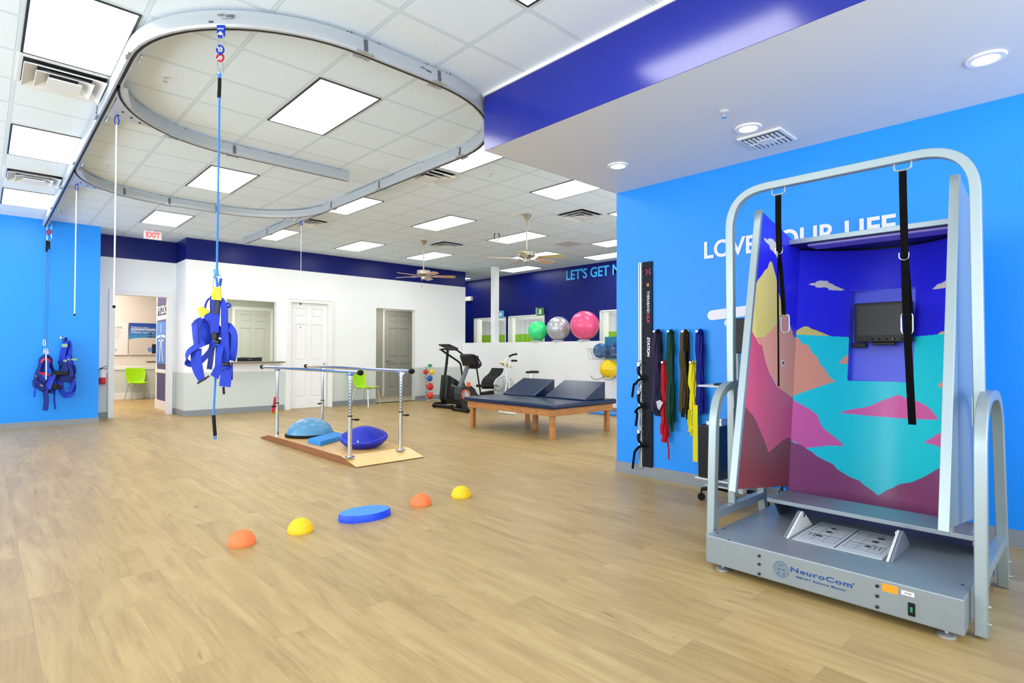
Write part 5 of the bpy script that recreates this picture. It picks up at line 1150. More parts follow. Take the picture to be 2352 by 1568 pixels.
# ---------------------------------------------------------------- lime chairs
LIME = M('lime_plastic', (182, 238, 12), .4)
def lime_chair(loc, rz, label):
    t = thing('lime_chair', label, 'chair', (0, 0, 0), 'lime green shell chairs')
    # local: faces -y, seat .45
    def q(u, v):     # u -1..1 across, v 0 front edge .. 1 back top
        if v < .5: s_ = v/.5; y = -.22+.40*s_; z = .445-.02*math.sin(s_*PI)+.0; w = .23-.02*s_
        else: s_ = (v-.5)/.5; y = .18+.10*s_**.8; z = .445+.40*s_; w = .19+.05*math.sin(min(1, s_*1.25)*PI*.5)-(.03*max(0, s_-.8)/.2)
        if .38 < v < .62: w -= .02*(1-abs(v-.5)/.12)
        z += (.02*u*u if v < .5 else 0); y -= (.035*u*u if v >= .5 else 0)
        return Vector((w*u, y, z))
    nu, nv = 10, 22; vs = []
    for th in (0, .012):
        for i in range(nu+1):
            for j in range(nv+1): p = q(-1+2*i/nu, j/nv); vs.append(p+(Vector((0, .006, th)) if j < nv/2 else Vector((0, th, 0))))
    fs = []; N_ = (nu+1)*(nv+1)
    for i in range(nu):
        for j in range(nv):
            a = i*(nv+1)+j; fs.append((a, a+1, a+nv+2, a+nv+1)); fs.append((N_+a, N_+a+nv+1, N_+a+nv+2, N_+a+1))
    for i in range(nu): a = i*(nv+1); fs += [(a, a+nv+1, N_+a+nv+1, N_+a), (a+nv, N_+a+nv, N_+a+2*nv+1, a+2*nv+1)]
    for j in range(nv): fs += [(j, N_+j, N_+j+1, j+1)]; a = nu*(nv+1)+j; fs += [(a, a+1, N_+a+1, N_+a)]
    sh = MB().add(vs, fs, 0, True).build('seat_shell', LIME, t)
    b = MB()
    for k in range(-4, 5):
        for sg in (-1, 1):
            pts = []
            for m_ in range(9):
                v = .56+.42*m_/8; u = (k*.25+sg*(m_/8-.5)*1.2)
                if abs(u) <= .92: pts.append(q(u, v)+Vector((0, -.002, 0)))
            if len(pts) > 1: b.tube(pts, .0022, 4)
    b.build('quilting', M('lime_shade', (140, 204, 8), .4), sh)
    for sx in (-1, 1):
        MB().tube(fillet([(sx*.14, -.16, .425), (sx*.19, -.19, .42), (sx*.235, -.24, 0.004)], .03, 3), .01, 8).build('leg', CHROME, t)
        MB().tube(fillet([(sx*.14, .14, .425), (sx*.185, .17, .42), (sx*.23, .27, 0.004)], .03, 3), .01, 8).build('leg', CHROME, t)
    MB().tube([(-.14, -.16, .425), (.14, -.16, .425)], .009, 6).tube([(-.14, .14, .425), (.14, .14, .425)], .009, 6).build('seat_frame', CHROME, t)
    t.location = loc; t.rotation_euler = (0, 0, rz)
    return t
c1 = lime_chair((6.76, 12.26, 0), math.radians(24), 'lime green plastic chair beside the white panel door in the gym room')
c2 = dup(c1, (3.1, 17.95, 0), 'lime green plastic chair seen through the left doorway below the posters', (0, 0, math.radians(8)))
# ---------------------------------------------------------------- exercise machines by the half wall
def cy(*q): return [(990+x*.12116, 770+y*.12116) for x, y in q]
def pt(x, y, Y_): return PY(990+x*.12116, 770+y*.12116, Y_)
DKG = M('dark_grey_plastic', (44, 48, 54), .4); MIDG = M('mast_grey', (110, 116, 122), .35, .3)
# incline stepper
t = thing('stair_climber', 'black incline stepper with tablet console in front of the white wall', 'stepper', (8.6, 10.9, 0))
Yn, Yf = 10.62, 11.15; Ym = 10.88
a, b_ = PZ(998, 932, .035), PZ(1037, 936, .035)
MB().tube([(a.x, a.y, .05), (b_.x, b_.y, .05)], .042, 14).lathe([(.05, -.03), (.052, 0), (.05, .03)], (a.x, a.y, .05), 14, 0, axis=(b_-a)).lathe([(.05, -.03), (.052, 0), (.05, .03)], (b_.x, b_.y, .05), 14, 0, axis=(b_-a)).build('front_foot', BLACK, t)
c = (a+b_)/2
MB().bar((c.x, Ym, .09), (c.x+1.5, Ym, .07), .07, .06).tube([(c.x+1.5, Yn, .04), (c.x+1.5, Yf, .04)], .035, 12).build('floor_rail', BLACK, t)
pts = [pt(x, y, Ym) for x, y in ((318, 260), (300, 480), (268, 740), (235, 940), (212, 1130), (215, 1230), (250, 1275))]
MB().tube(smooth(pts, 4), .032, 12).build('mast', BLACK, t)
hp_ = [pt(x, y, Ym) for x, y in ((250, 745), (300, 760), (420, 830), (540, 915), (560, 960), (520, 1060), (510, 1160), (480, 1250), (400, 1300), (260, 1290), (215, 1210), (215, 1120), (232, 950))]
MB().poly([p+Vector((0, -.13, 0)) for p in hp_], (0, 1, 0), .26).build('body_shell', M('stepper_shell', (22, 24, 26), .3), t, bevel=.02, seg=3)
MB().poly([p+Vector((0, -.135, 0)) for p in [pt(x, y, Ym) for x, y in ((330, 800), (370, 830), (330, 1130), (300, 1130))]], (0, 1, 0), .01).build('shell_highlight_panel', M('shell_grey', (50, 56, 62), .3), t)
a, b_ = pt(385, 950, Ym-.14), pt(500, 1000, Ym-.14)
writing('brand_lettering', 'NordicTrack', a, (b_-a), Vector((0, -1, 0)).cross(b_-a), .035, WHITE, t, fit=(b_-a).length*.98, th=.002)
cn = [pt(x, y, Ym) for x, y in ((190, 172), (385, 172), (495, 262), (240, 262))]
cs = PY(1013+.5, 791, Yf); 
A_, B_, C_, D_ = pt(190, 172, Yf), pt(385, 172, Yf), pt(495, 262, Yn), pt(240, 262, Yn)
co_ = pt(330, 215, Ym)
MB().frame(co_, Vector((.9, 0, -.32)).normalized(), Vector((0, 1, 0)), Vector((.32, 0, .9)).normalized(), .30, .42, .03).build('console', BLACK, t, bevel=.006)
MB().frame(co_+Vector((.32, 0, .9)).normalized()*.016, Vector((.9, 0, -.32)).normalized(), Vector((0, 1, 0)), Vector((.32, 0, .9)).normalized(), .24, .36, .004).build('screen', M('console_screen', (40, 44, 48), .25), t)
for Yr, q in ((Yf+.02, ((205, 262), (280, 262), (400, 270), (480, 275), (560, 330), (640, 390), (770, 500))), (Yn-.02, ((200, 272), (230, 300), (340, 375), (460, 455), (550, 530), (575, 640), (585, 720), (600, 830), (640, 980)))):
    MB().tube(smooth([pt(x, y, Yr) for x, y in q], 4), .022, 10).build('handrail', BLACK, t)
p_, q_ = pt(205, 265, Yf+.02), pt(200, 272, Yn-.02)
MB().tube(smooth([p_, (p_+q_)/2+Vector((-.05, 0, .0)), q_], 5), .022, 10).build('front_bar', BLACK, t)
for k, yy in enumerate((Ym-.2, Ym+.2)):
    MB().bar((c.x+.45, yy, .35-.1*k), (c.x+1.3, yy, .18), .05, .04).box(c.x+.9, c.x+1.35, yy-.08, yy+.08, .2-.02*k, .24-.02*k).build('pedal_arm', BLACK, t, bevel=.006)
# recumbent bike
t = thing('recumbent_bike', 'grey recumbent exercise bike with orange flywheel ring and black seat back', 'exercise bike', (8.4, 9.83, 0))
Ym = 9.83
a, b_ = PZ(1043, 943, 0), PZ(1074, 948, 0)
MB().tube([(a.x, a.y, .04), (b_.x, b_.y, .04)], .036, 12).lathe([(.045, -.03), (.048, 0), (.045, .03)], (b_.x, b_.y, .045), 14, 0, axis=(b_-a)).lathe([(.045, -.03), (.048, 0), (.045, .03)], (a.x, a.y, .045), 14, 0, axis=(b_-a)).build('front_foot', BLACK, t)
sh = [pt(x, y, Ym) for x, y in ((500, 1010), (530, 960), (640, 960), (700, 985), (770, 1000), (800, 1060), (850, 1140), (840, 1200), (700, 1300), (640, 1390), (540, 1400), (520, 1300), (500, 1200), (485, 1100))]
MB().poly([p+Vector((0, -.12, 0)) for p in sh], (0, 1, 0), .24).build('body_shell', DKG, t, bevel=.02, seg=3)
MB().poly([p+Vector((0, -.1, 0)) for p in [pt(x, y, Ym) for x, y in ((500, 1215), (640, 1215), (640, 1390), (535, 1400), (512, 1300))]], (0, 1, 0), .2).build('lower_cover', BLACK, t, bevel=.01)
MB().poly([p+Vector((0, -.1, 0)) for p in [pt(x, y, Ym) for x, y in ((660, 955), (720, 955), (775, 1000), (800, 1060), (855, 1145), (740, 1160))]], (0, 1, 0), .2).build('rear_cover', BLACK, t, bevel=.02)
MB().bar(pt(700, 560, Ym), pt(545, 985, Ym), .09, .07).build('mast', MIDG, t, bevel=.012)
a, b_ = pt(628, 880, Ym-.05), pt(700, 690, Ym-.05)
con = [pt(x, y, Ym) for x, y in ((605, 370), (650, 350), (740, 355), (790, 385), (830, 500), (870, 570), (850, 610), (800, 635), (740, 625), (710, 540), (670, 590), (650, 520), (620, 440))]
MB().poly([p+Vector((0, -.16, 0)) for p in con], (0, 1, 0), .3).build('console', M('console_black', (18, 20, 22), .3), t, bevel=.03, seg=4)
w = pt(655, 1120, Ym-.14); R_ = .1
MB().lathe([(R_-.02, 0), (R_-.014, .012), (R_+.006, .014), (R_+.012, 0)], w, 36, 0, axis=(-.35, -1, 0), caps=False).build('flywheel_ring', M('ring_orange', (250, 96, 30), .4), t)
MB().lathe([(R_-.02, 0), (R_-.02, .004), (.02, .006), (.02, .02), (.001, .02)], w, 28, 0, axis=(-.35, -1, 0), caps=False).build('hub_disc', CHROME, t)
MB().bar(w+Vector((0, -.03, 0)), w+Vector((0, -.04, .15)), .018, .01).build('crank', CHROME, t)
MB().poly([p+Vector((0, -.17, 0)) for p in [pt(x, y, Ym) for x, y in ((615, 890), (650, 880), (665, 940), (640, 980), (612, 970))]], (0, 1, 0), .06).build('pedal', M('ring_orange'), t, bevel=.008)
MB().tube(smooth([pt(x, y, Ym-.22) for x, y in ((880, 385), (900, 450), (940, 520), (945, 565), (915, 585), (870, 580))], 5), .017, 10).tube([pt(870, 580, Ym-.22), pt(800, 560, Ym)], .015, 8).build('handlebar', BLACK, t)
MB().tube([pt(862, 600, Ym-.1), pt(905, 880, Ym-.1), pt(945, 1145, Ym-.1)], .018, 10).build('support_post', BLACK, t)
MB().box(pt(960, 960, Ym).x, pt(1190, 960, Ym).x, Ym-.21, Ym+.21, pt(960, 985, Ym).z, pt(960, 935, Ym).z).build('seat', BLACK, t, bevel=.02, seg=3)
MB().tube([pt(862, 962, Ym-.25), pt(960, 955, Ym-.25)], .02, 8).tube([pt(960, 1000, Ym), pt(1180, 1000, Ym)], .016, 8).build('seat_handle', BLACK, t)
b0, b1_ = pt(1060, 925, Ym), pt(1265, 620, Ym)
d_ = (b1_-b0).normalized(); nn = Vector((d_.z, 0, -d_.x))
pts = [b0+d_*(b1_-b0).length*k/8+nn*.05*math.sin(k/8*PI*2)*-.6 for k in range(9)]
b = MB(); b.sweep(pts, [(-.2, -.02), (.2, -.02), (.2, .02), (-.2, .02)], up=(0, 0, 1), smooth=False); sb = b.build('seat_back', M('seat_mesh_black', (16, 17, 19), .7), t, bevel=.012)
b = MB()
for k in range(1, 10):
    c_ = b0+d_*(b1_-b0).length*(k/10.5)-nn*.0
    b.tube(smooth([c_+Vector((0, -.16, 0))-nn*.03+d_*.0, c_+Vector((0, -.08, 0))-nn*.028+d_*.03, c_-nn*.028, c_+Vector((0, .08, 0))-nn*.028+d_*.03, c_+Vector((0, .16, 0))-nn*.03], 3), .006, 5)
b.build('seat_back_ribs', M('rib_grey', (46, 48, 52), .5), sb)
MB().bar((8.3, Ym, .16), (9.5, Ym, .12), .08, .07).bar(pt(1165, 990, Ym), (9.35, Ym, .15), .05, .05).tube([(9.5, Ym-.3, .045), (9.5, Ym+.3, .045)], .035, 10).poly([p+Vector((0, -.08, 0)) for p in [pt(x, y, Ym) for x, y in ((975, 1080), (1165, 1040), (1165, 1130), (975, 1140))]], (0, 1, 0), .16).build('rear_frame', BLACK, t, bevel=.006)
# fan bike
t = thing('fan_bike', 'white fan wheel upright exercise bike with caged wheel and black saddle', 'exercise bike', (8.8, 8.76, 0))
Ym = 8.76; WHP = M('bike_white', (226, 232, 230), .35); WHR = M('wheel_wire', (196, 204, 204), .35, .4)
wc = pt(1392, 1010, Ym); R_ = .262
for s_ in (-1, 1):
    b = MB()
    for rr, dy in ((R_, .0), (R_*.96, .05), (R_*.8, .075), (R_*.58, .09), (R_*.34, .1), (R_*.14, .1)): b.tube([(wc.x+rr*math.cos(a), Ym+s_*dy, wc.z+rr*math.sin(a)) for a in [k*PI/20 for k in range(40)]], .0034, 5, closed=True)
    for k in range(40):
        a = k*PI/20; b.tube([(wc.x+r*math.cos(a), Ym+s_*dy, wc.z+r*math.sin(a)) for r, dy in ((.04, .1), (R_*.58, .09), (R_*.8, .075), (R_*.96, .05), (R_, 0))], .0024, 4, caps=False)
    b.build('wheel_cage', WHR, t)
b = MB()
for k in range(14):
    a = k*PI/7; d_ = Vector((math.cos(a), 0, math.sin(a))); b.frame(wc+d_*R_*.52, d_, Vector((d_.z*.5, .8, -d_.x*.5)).normalized(), Vector((d_.z*.8, -.5, -d_.x*.8)).normalized(), R_*.78, .07, .003)
b.lathe([(.05, -.03), (.05, .03)], wc, 20, 0, axis=(0, 1, 0)); b.build('fan_blades', M('fan_grey', (178, 188, 190), .35, .4), t)
for s_ in (-.12, .12): MB().tube(smooth([pt(x, y, Ym+s_) for x, y in ((1500, 1050), (1470, 900), (1425, 790), (1420, 650), (1400, 520))], 4), .016, 10).build('fork', WHP, t)
MB().tube([pt(1400, 1120, Ym-.13), pt(1440, 860, Ym-.13), pt(1430, 700, Ym-.13)], .014, 8).tube([pt(1480, 1080, Ym-.13), pt(1480, 780, Ym-.13), pt(1475, 650, Ym-.13)], .014, 8).build('handle_lever', WHP, t)
for s_, q, g_ in ((.2, ((1405, 560), (1400, 500), (1425, 450), (1485, 398), (1560, 365), (1625, 355)), 3), (-.2, ((1475, 650), (1480, 560), (1500, 500), (1545, 480), (1625, 480)), 3)):
    P_ = smooth([pt(x, y, Ym+s_) for x, y in q], 5); h = MB().tube(P_, .014, 10).build('handlebar', WHP, t)
    MB().tube(P_[-(9 if s_ < 0 else 12):], .021, 10).build('grip', BLKR, h)
a, b_ = pt(1340, 505, Ym), pt(1480, 600, Ym)
MB().frame((a+b_)/2, (b_-a).normalized(), Vector((0, 1, 0)), (b_-a).normalized().cross(Vector((0, 1, 0))), (b_-a).length, .2, .03).build('display_tray', M('cream_tray', (226, 220, 176), .45), t, bevel=.006)
sd = pt(1895, 715, Ym)
MB().tube([(sd.x, Ym, sd.z-.02), (sd.x-.14, Ym, .3)], .014, 10).build('seat_post', CHROME, t)
b = MB(); outl_ = [(-.15, .02), (-.12, .035), (-.02, .045), (.04, .1), (.11, .13), (.15, .1), (.155, 0)]; ol = outl_+[(x, -y) for x, y in reversed(outl_[:-1])]
b.add([(sd.x+x*1.0, Ym+y, sd.z+.0) for x, y in ol]+[(sd.x+x, Ym+y, sd.z+.045+(.008 if x > .05 else 0)) for x, y in ol], [tuple(range(len(ol))), tuple(range(len(ol), 2*len(ol)))]+[(i, (i+1) % len(ol), (i+1) % len(ol)+len(ol), i+len(ol)) for i in range(len(ol))])
b.build('saddle', BLACK, t, bevel=.014, seg=3)
MB().bar((wc.x, Ym, wc.z-.02), (9.3, Ym, .28), .06, .05).bar((9.15, Ym, .3), (9.5, Ym, .06), .05, .05).bar((wc.x-.0, Ym, wc.z), (wc.x-.12, Ym, .05), .05, .04).build('main_frame', WHP, t, bevel=.006)
MB().lathe([(.09, -.01), (.09, .01)], (8.85, Ym-.07, .30), 24, 0, axis=(0, 1, 0)).build('chain_guard', WHP, t)
for s_ in (-1, 1): MB().bar((8.85, Ym+s_*.09, .3), (8.85+s_*.12, Ym+s_*.09, .3-s_*.1), .02, .02).box(8.85+s_*.12-.05, 8.85+s_*.12+.05, Ym+s_*.1, Ym+s_*.18, .28-s_*.1, .31-s_*.1).build('pedal', BLACK, t)
a, b_ = PZ(1147, 949, 0), PZ(1184, 953, 0)
MB().tube([(a.x, a.y, .03), (b_.x, b_.y, .03)], .028, 12).build('front_foot', WHP, t); MB().tube([(9.5, Ym-.27, .035), (9.5, Ym+.27, .035)], .028, 12).build('rear_foot', WHP, t)
# ---------------------------------------------------------------- lettering and things on the walls
LB = M('letter_light_blue', (60, 176, 250), .5); LW_ = M('letter_white', (232, 232, 242), .5)
def textw(s_): b = writing('tmp', s_, (0, 0, 0), (1, 0, 0), (0, 0, 1), 1, LB, False, offset=.006/.235); x_ = [v[0] for v in b.v]; return max(x_)-min(x_)
_w = (10.046-PX(1406, 640, XN).y)/(textw("LET'S GET M")-textw('M'))
o = writing('wall_lettering', "LET'S GET MOVING", (XN-.012, 10.04, 3.245), (0, -1, 0), (0, 0, 1), .25, LB, th=.012, offset=.006, fit=_w*textw("LET'S GET MOVING")); tag(o, "light blue capital letters LET'S GET on the navy wall", 'lettering')
p0, p1 = PX(1616, 594, XR), PX(2055, 540, XR)
o = writing('wall_lettering', 'LOVE YOUR LIFE', (XR-.006, p0.y, p0.z), (0, -1, 0), (0, 0, 1), .158, LW_, th=.006, offset=.005, fit=p0.y-p1.y); tag(o, 'white capital letters LOVE YOUR LIFE on the bright blue wall behind the booth', 'lettering')
def capsule(b, x, pa, pb, w, th=.006, n=8):   # rounded bar on an x = const wall
    a, c = Vector((x, pa[0], pa[1])), Vector((x, pb[0], pb[1])); d = (c-a).normalized(); s_ = Vector((1, 0, 0)).cross(d)
    P_ = [a+(-d*math.sin(k*PI/n)+s_*math.cos(k*PI/n))*w/2 for k in range(n+1)]+[c+(d*math.sin(k*PI/n)-s_*math.cos(k*PI/n))*w/2 for k in range(n+1)]
    return b.poly(P_, (1, 0, 0), th)
def figure(x, yc, zc, s, mat, name, parent, dirn=-1, k_=.5):   # abstract running-star logo from rounded strokes
    b = MB()
    for (a0, b0, a1, b1, w) in ((-.46, .16, -.08, .19, .13), (.08, .19, .46, .16, .13), (-.26, .05, .0, .08, .085), (0, .08, .26, .05, .085), (-.02, .1, -.16, -.5, .11), (.04, .06, .2, -.5, .11), (0, .3, .0, .5, .1)):
        capsule(b, x, (yc+dirn*a0*s, zc+b0*s), (yc+dirn*a1*s, zc+b1*s), w*s*k_)
    return b.build(name, mat, parent)
pA, pB = PX(1636, 724, XR), PX(1700, 714, XR)
b = MB(); capsule(b, XR-.006, (pA.y, pA.z), (pA.y-.62, pA.z+.05), .095); pC = PX(1673, 741, XR); capsule(b, XR-.006, (pC.y, pC.z), (pC.y-.35, pC.z-.02), .075)
capsule(b, XR-.006, (pC.y-.42, pC.z-.1), (pC.y-.30, pC.z-.75), .09); capsule(b, XR-.006, (pA.y-.8, pA.z+.05), (pA.y-1.3, pA.z), .095); capsule(b, XR-.006, (pC.y-.5, pC.z-.1), (pC.y-.72, pC.z-.75), .09)
o = b.build('wall_logo', LW_); tag(o, 'white abstract figure logo of rounded strokes on the blue wall, mostly behind the booth', 'logo')
# band station
XB = XR-.04
t = thing('band_station', 'tall black wall station board with aluminium rail and white and red lettering', 'exercise station', (XR, 3.37, .1))
BD = M('station_black', (12, 16, 32), .45, spec=.2)
ya, yb = PX(1477, 800, XR-.02).y, PX(1497.5, 800, XR-.02).y
MB().box(XR-.02, XR, yb, ya, .105, 2.275).build('board', BD, t, bevel=.002)
rl = MB().box(XR-.045, XR, ya+.004, ya+.042, .095, 2.27).build('rail', ALU, t, bevel=.003)
MB().box(XR-.047, XR-.044, ya+.020, ya+.026, .1, 2.265).build('rail_slot', BLACK, rl)
g = MB()
for k in range(34): g.box(XR-.0208, XR-.02, ya-.012, ya-.002, .16+k*.063, .163+k*.063)
g.build('scale_marks', M('mark_grey', (150, 156, 166), .5), t)
def down(name, txt, px, py0, py1, cap, mat, par, **k):   # text reading downwards
    a, c = PX(px, py0, XR-.021), PX(px, py1, XR-.021)
    return writing(name, txt, (XR-.0212, a.y, a.z), (0, 0, -1), (0, -1, 0), cap, mat, par, fit=a.z-c.z, th=.001, **k)
down('station_lettering', 'THERABAND', 1486, 668, 718, .03, WHITE, t); down('station_lettering', 'CLX', 1486, 719, 741, .03, M('clx_red', (236, 50, 92), .5), t, shear=.25, offset=.001)
down('station_lettering', 'STATION', 1486.5, 774, 819, .03, WHITE, t, offset=.0015, shear=.2)
g = MB()
for k, w_ in enumerate((.03, .022, .026)): g.box(XR-.0212, XR-.02, yb+.035, yb+.035+w_, 2.035-k*.012, 2.043-k*.012)
g.build('hand_mark', M('mark_gold', (220, 160, 50), .5), t)
cx = PX(1489, 624, XR-.02); g = MB()
for sx in (-1, 1):
    for sz in (-1, 1): g.ribbon(smooth([(XR-.0215, cx.y+sx*.006, cx.z+sz*.004), (XR-.0215, cx.y+sx*.018, cx.z+sz*.012), (XR-.0215, cx.y+sx*.024, cx.z+sz*.03)], 3), [.006]*3+[.008]*3+[.011], .001, wdir=(0, 1, .3*sx*sz))
g.build('cross_emblem', M('clx_red'), t)
for z, dz in ((1.47, 0), (.86, 0), (.42, 0)):
    pass
for i, (py, tail) in enumerate(((836, (1452, 912)), (900, (1460, 978)), (990, (1453, 1076)))):
    x = XR-.06
    a = PX(1467, py, x); b = MB()
    MB().tube(smooth([PX(1468, py-8, x), PX(1471, py-3, x), PX(1468, py+3, x), PX(1465, py-2, x)], 3, True), .006, 6, closed=True).box(x-.015, x+.02, a.y-.02, a.y+.01, a.z-.02, a.z+.015).build('rail_hook', CHROME, t)
    s_ = MB().ribbon(smooth([PX(1467, py+4, x), PX(1466, py+20, x), PX(1474, py+30, x-.01), PX(1478, py+33, x-.01)], 4), .022, .004, wdir=(0, .9, .3)).ribbon(smooth([PX(1478, py+33, x-.01), PX(1468, py+36, x-.02), PX(1459, py+46, x-.03), PX(tail[0]+4, (py+tail[1])/2+10, x-.03), PX(tail[0], tail[1], x-.03)], 4), .028, .004, wdir=(.1, .9, .3)).build('strap_handle', STRAP, t)
    MB().frame(PX(1466, py+12, x), Vector((0, 1, 0)), Vector((1, 0, 0)), Vector((0, 0, 1)), .03, .02, .03).build('buckle', BLACK, s_, bevel=.003)
# bands on wall pegs
def clump(px, py0, py1, w, rgb, label, cols=None, seed=1, low=None, peg=True, tail=0.):
    rn = random.Random(seed); x = XR-.05
    top = PX(px, py0, x); bot = PX(px, py1, x)
    t = thing('exercise_band', label, 'exercise band', (x, top.y, bot.z), 'stretch bands hanging on wall pegs')
    cols = cols or [rgb]; ww = w
    for i, cl in enumerate(cols):
        m_ = M('band_%d_%d_%d' % cl, cl, .5, bump=.08, bscale=60, spec=.15)
        b = MB()
        for k in range(4):
            off = (k-1.5)*ww*.22+(i-(len(cols)-1)/2)*ww*.3; L = (top.z-bot.z)*(1-.1*rn.random()*(k != 1)-.06*i); pts = []
            for j in range(11):
                f = j/10; pts.append(Vector((x-.008*k-.012*i+.008*math.sin(f*9+k), top.y+off*(.55+.45*f)+rn.uniform(-1, 1)*.009*(f > .1)+tail*f*.02, top.z-L*f)))
            b.ribbon(smooth(pts, 3), ww*(.44+.14*rn.random()), .005, wdir=(.35*math.sin(k*2.), 1, 0))
        b.add([], [])
        b.tube(smooth([(XR-.03, top.y+.012, top.z+.0), (x, top.y, top.z+.012), (x-.035, top.y, top.z-.01)], 3), ww*.3, 8)
        b.build('band_loop', m_, t)
    return t
def peg(px, py, label):
    a = PX(px, py, XR-.05); t = thing('wall_peg', label, 'wall peg', (XR, a.y, a.z), 'chrome pegs on the bright blue wall')
    MB().lathe([(.016, 0), (.016, .006), (.007, .01), (.007, .075), (.012, .08), (.016, .09), (.012, .1), (.001, .101)], (XR, a.y, a.z), 14, 0, axis=(-1, 0, 0)).build('peg', CHROME, t)
for px, py, l in ((1508, 761, 'chrome peg holding the dark grey bands beside the station board'), (1540, 761, 'chrome peg holding the long dark green bands'), (1573, 761, 'chrome peg holding the black and tan bands'), (1606, 761, 'chrome peg holding the royal blue bands'), (1526.5, 832, 'chrome peg holding the red bands'), (1591, 832, 'chrome peg holding the yellow bands')): peg(px, py, l)
clump(1512, 763, 955, .085, (46, 48, 74), 'dark grey blue and plum stretch bands hanging next to the station board', [(22, 26, 52), (44, 36, 66)], 1)
clump(1542, 763, 990, .075, (4, 58, 44), 'dark green stretch bands hanging from the second peg', None, 2)
clump(1575, 763, 962, .07, (22, 20, 22), 'black and tan stretch bands hanging beside the yellow ones', [(14, 14, 16), (76, 60, 26)], 3)
clump(1609, 763, 952, .085, (4, 22, 122), 'royal blue stretch bands hanging closest to the booth', None, 4, tail=-.6)
clump(1528, 834, 1015, .07, (178, 8, 30), 'red stretch bands hanging low between grey and green ones', None, 5)
clump(1592, 834, 1000, .06, (226, 214, 28), 'yellow stretch band hanging low with one long straight tail', None, 6)
e_ = None
x = XR-.055
q = [o for o in C.objects if o.name.startswith('exercise_band') and 'yellow stretch band' in o.get('label', '')][0]
MB().ribbon([PX(1597, 930, x-.03), PX(1597, 1000, x-.03), PX(1597, 1060, x-.03)], .05, .004, wdir=(0, 1, 0)).build('long_tail', M('band_226_214_28'), q)
MB().ribbon(smooth([PX(1584, 940, x-.03), PX(1583, 975, x-.035), PX(1592, 985, x-.035), PX(1588, 1000, x-.035)], 4), .03, .006).build('knotted_end', M('band_226_214_28'), q)
q = [o for o in C.objects if o.name.startswith('exercise_band') and o.get('label', '').startswith('red')][0]
MB().ribbon(smooth([PX(1530, 960, x-.03), PX(1533, 1010, x-.03), PX(1536, 1030, x-.03), PX(1536, 1055, x-.03)], 4), .014, .005).build('long_tail', M('band_178_8_30'), q)
q = [o for o in C.objects if o.name.startswith('exercise_band') and o.get('label', '').startswith('dark grey')][0]
MB().poly([PX(px_, py_, x-.04) for px_, py_ in ((1508, 922), (1516, 918), (1524, 924), (1518, 936), (1515, 942), (1511, 936))], (-1, 0, 0), .008).build('silver_end', M('band_silver', (170, 172, 180), .3, .4), q)
# curtain bays: curtains, tracks, number signs
CUW = M('curtain_white', (238, 242, 240), .8); CUG = M('curtain_lime', (150, 208, 52), .8); CUM = M('curtain_net', (226, 230, 228), .8, alpha=.55)
for (ya, yb, lab) in ((12.48, 13.80, 'white and lime hospital curtain in the bay behind the column'), (10.88, 12.25, 'white and lime hospital curtain in the wide bay behind the green ball'), (7.34, 8.78, 'white and lime hospital curtain in the bay by the blue wall corner')):
    t = thing('privacy_curtain', lab, 'curtain', (11.78, (ya+yb)/2, .3), 'privacy curtains of the treatment bays')
    prof = []; n = 60
    for k in range(n+1): f = k/n; prof.append((11.69+.022*math.sin(f*46+.5*math.sin(f*13)), ya+(yb-ya)*f))
    for nm, z0, z1, m_ in (('lower_panel', .3, 1.83, CUG), ('upper_panel', 1.83, 2.26, CUW), ('net_top', 2.26, 2.32, CUM)):
        b = MB(); vs = [(x_, y_, z) for x_, y_ in prof for z in (z0, z1)]+[(x_+.003, y_, z) for x_, y_ in prof for z in (z0, z1)]; m2 = 2*(n+1)
        b.add(vs, [(2*i, 2*i+1, 2*i+3, 2*i+2) for i in range(n)]+[(m2+2*i, m2+2*i+2, m2+2*i+3, m2+2*i+1) for i in range(n)], 0, True); b.build(nm, m_, t)
    MB().box(11.68, 11.70, ya-.05, yb+.05, 2.325, 2.345).build('curtain_track', ALU, t)
for (y, z, rgb, s_, lab) in ((12.53, 2.432, (44, 156, 222), '4', 'small light blue flag sign numbered 4 above a bay opening'), (10.88, 2.43, (34, 116, 40), '3', 'small green flag sign numbered 3 above a bay opening')):
    t = thing('number_sign', lab, 'sign', (11.33, y, z), 'bay number flags')
    c = Vector((11.36, y, z)); n_ = Vector((-.88, -.47, 0)).normalized(); r_ = Vector((0, 0, 1)).cross(-n_)*-1; r_ = n_.cross(Vector((0, 0, 1)))*-1
    r_ = Vector((.47, -.88, 0))
    MB().frame(c, r_, n_, Vector((0, 0, 1)), .215, .014, .215).build('plate', M('sign_%s' % s_, rgb, .4), t)
    writing('number', s_, c+n_*.009-r_*.045-Vector((0, 0, .06)), r_, (0, 0, 1), .12, WHITE, t, offset=.006)
    MB().frame(c-r_*.112, r_, n_, Vector((0, 0, 1)), .012, .02, .225).box(11.4, 11.5, y-.01, y+.01, z-.09, z-.075).build('bracket', TRIM, t)
p = PX(1073, 686, 11.42)
o = MB().box(11.40, 11.5, 14.0, 14.30, 2.94, 3.08).build('emergency_light', M('cream_box', (226, 224, 208), .4), bevel=.01); tag(o, 'cream emergency light box on the navy wall beyond the white wall end', 'emergency light')
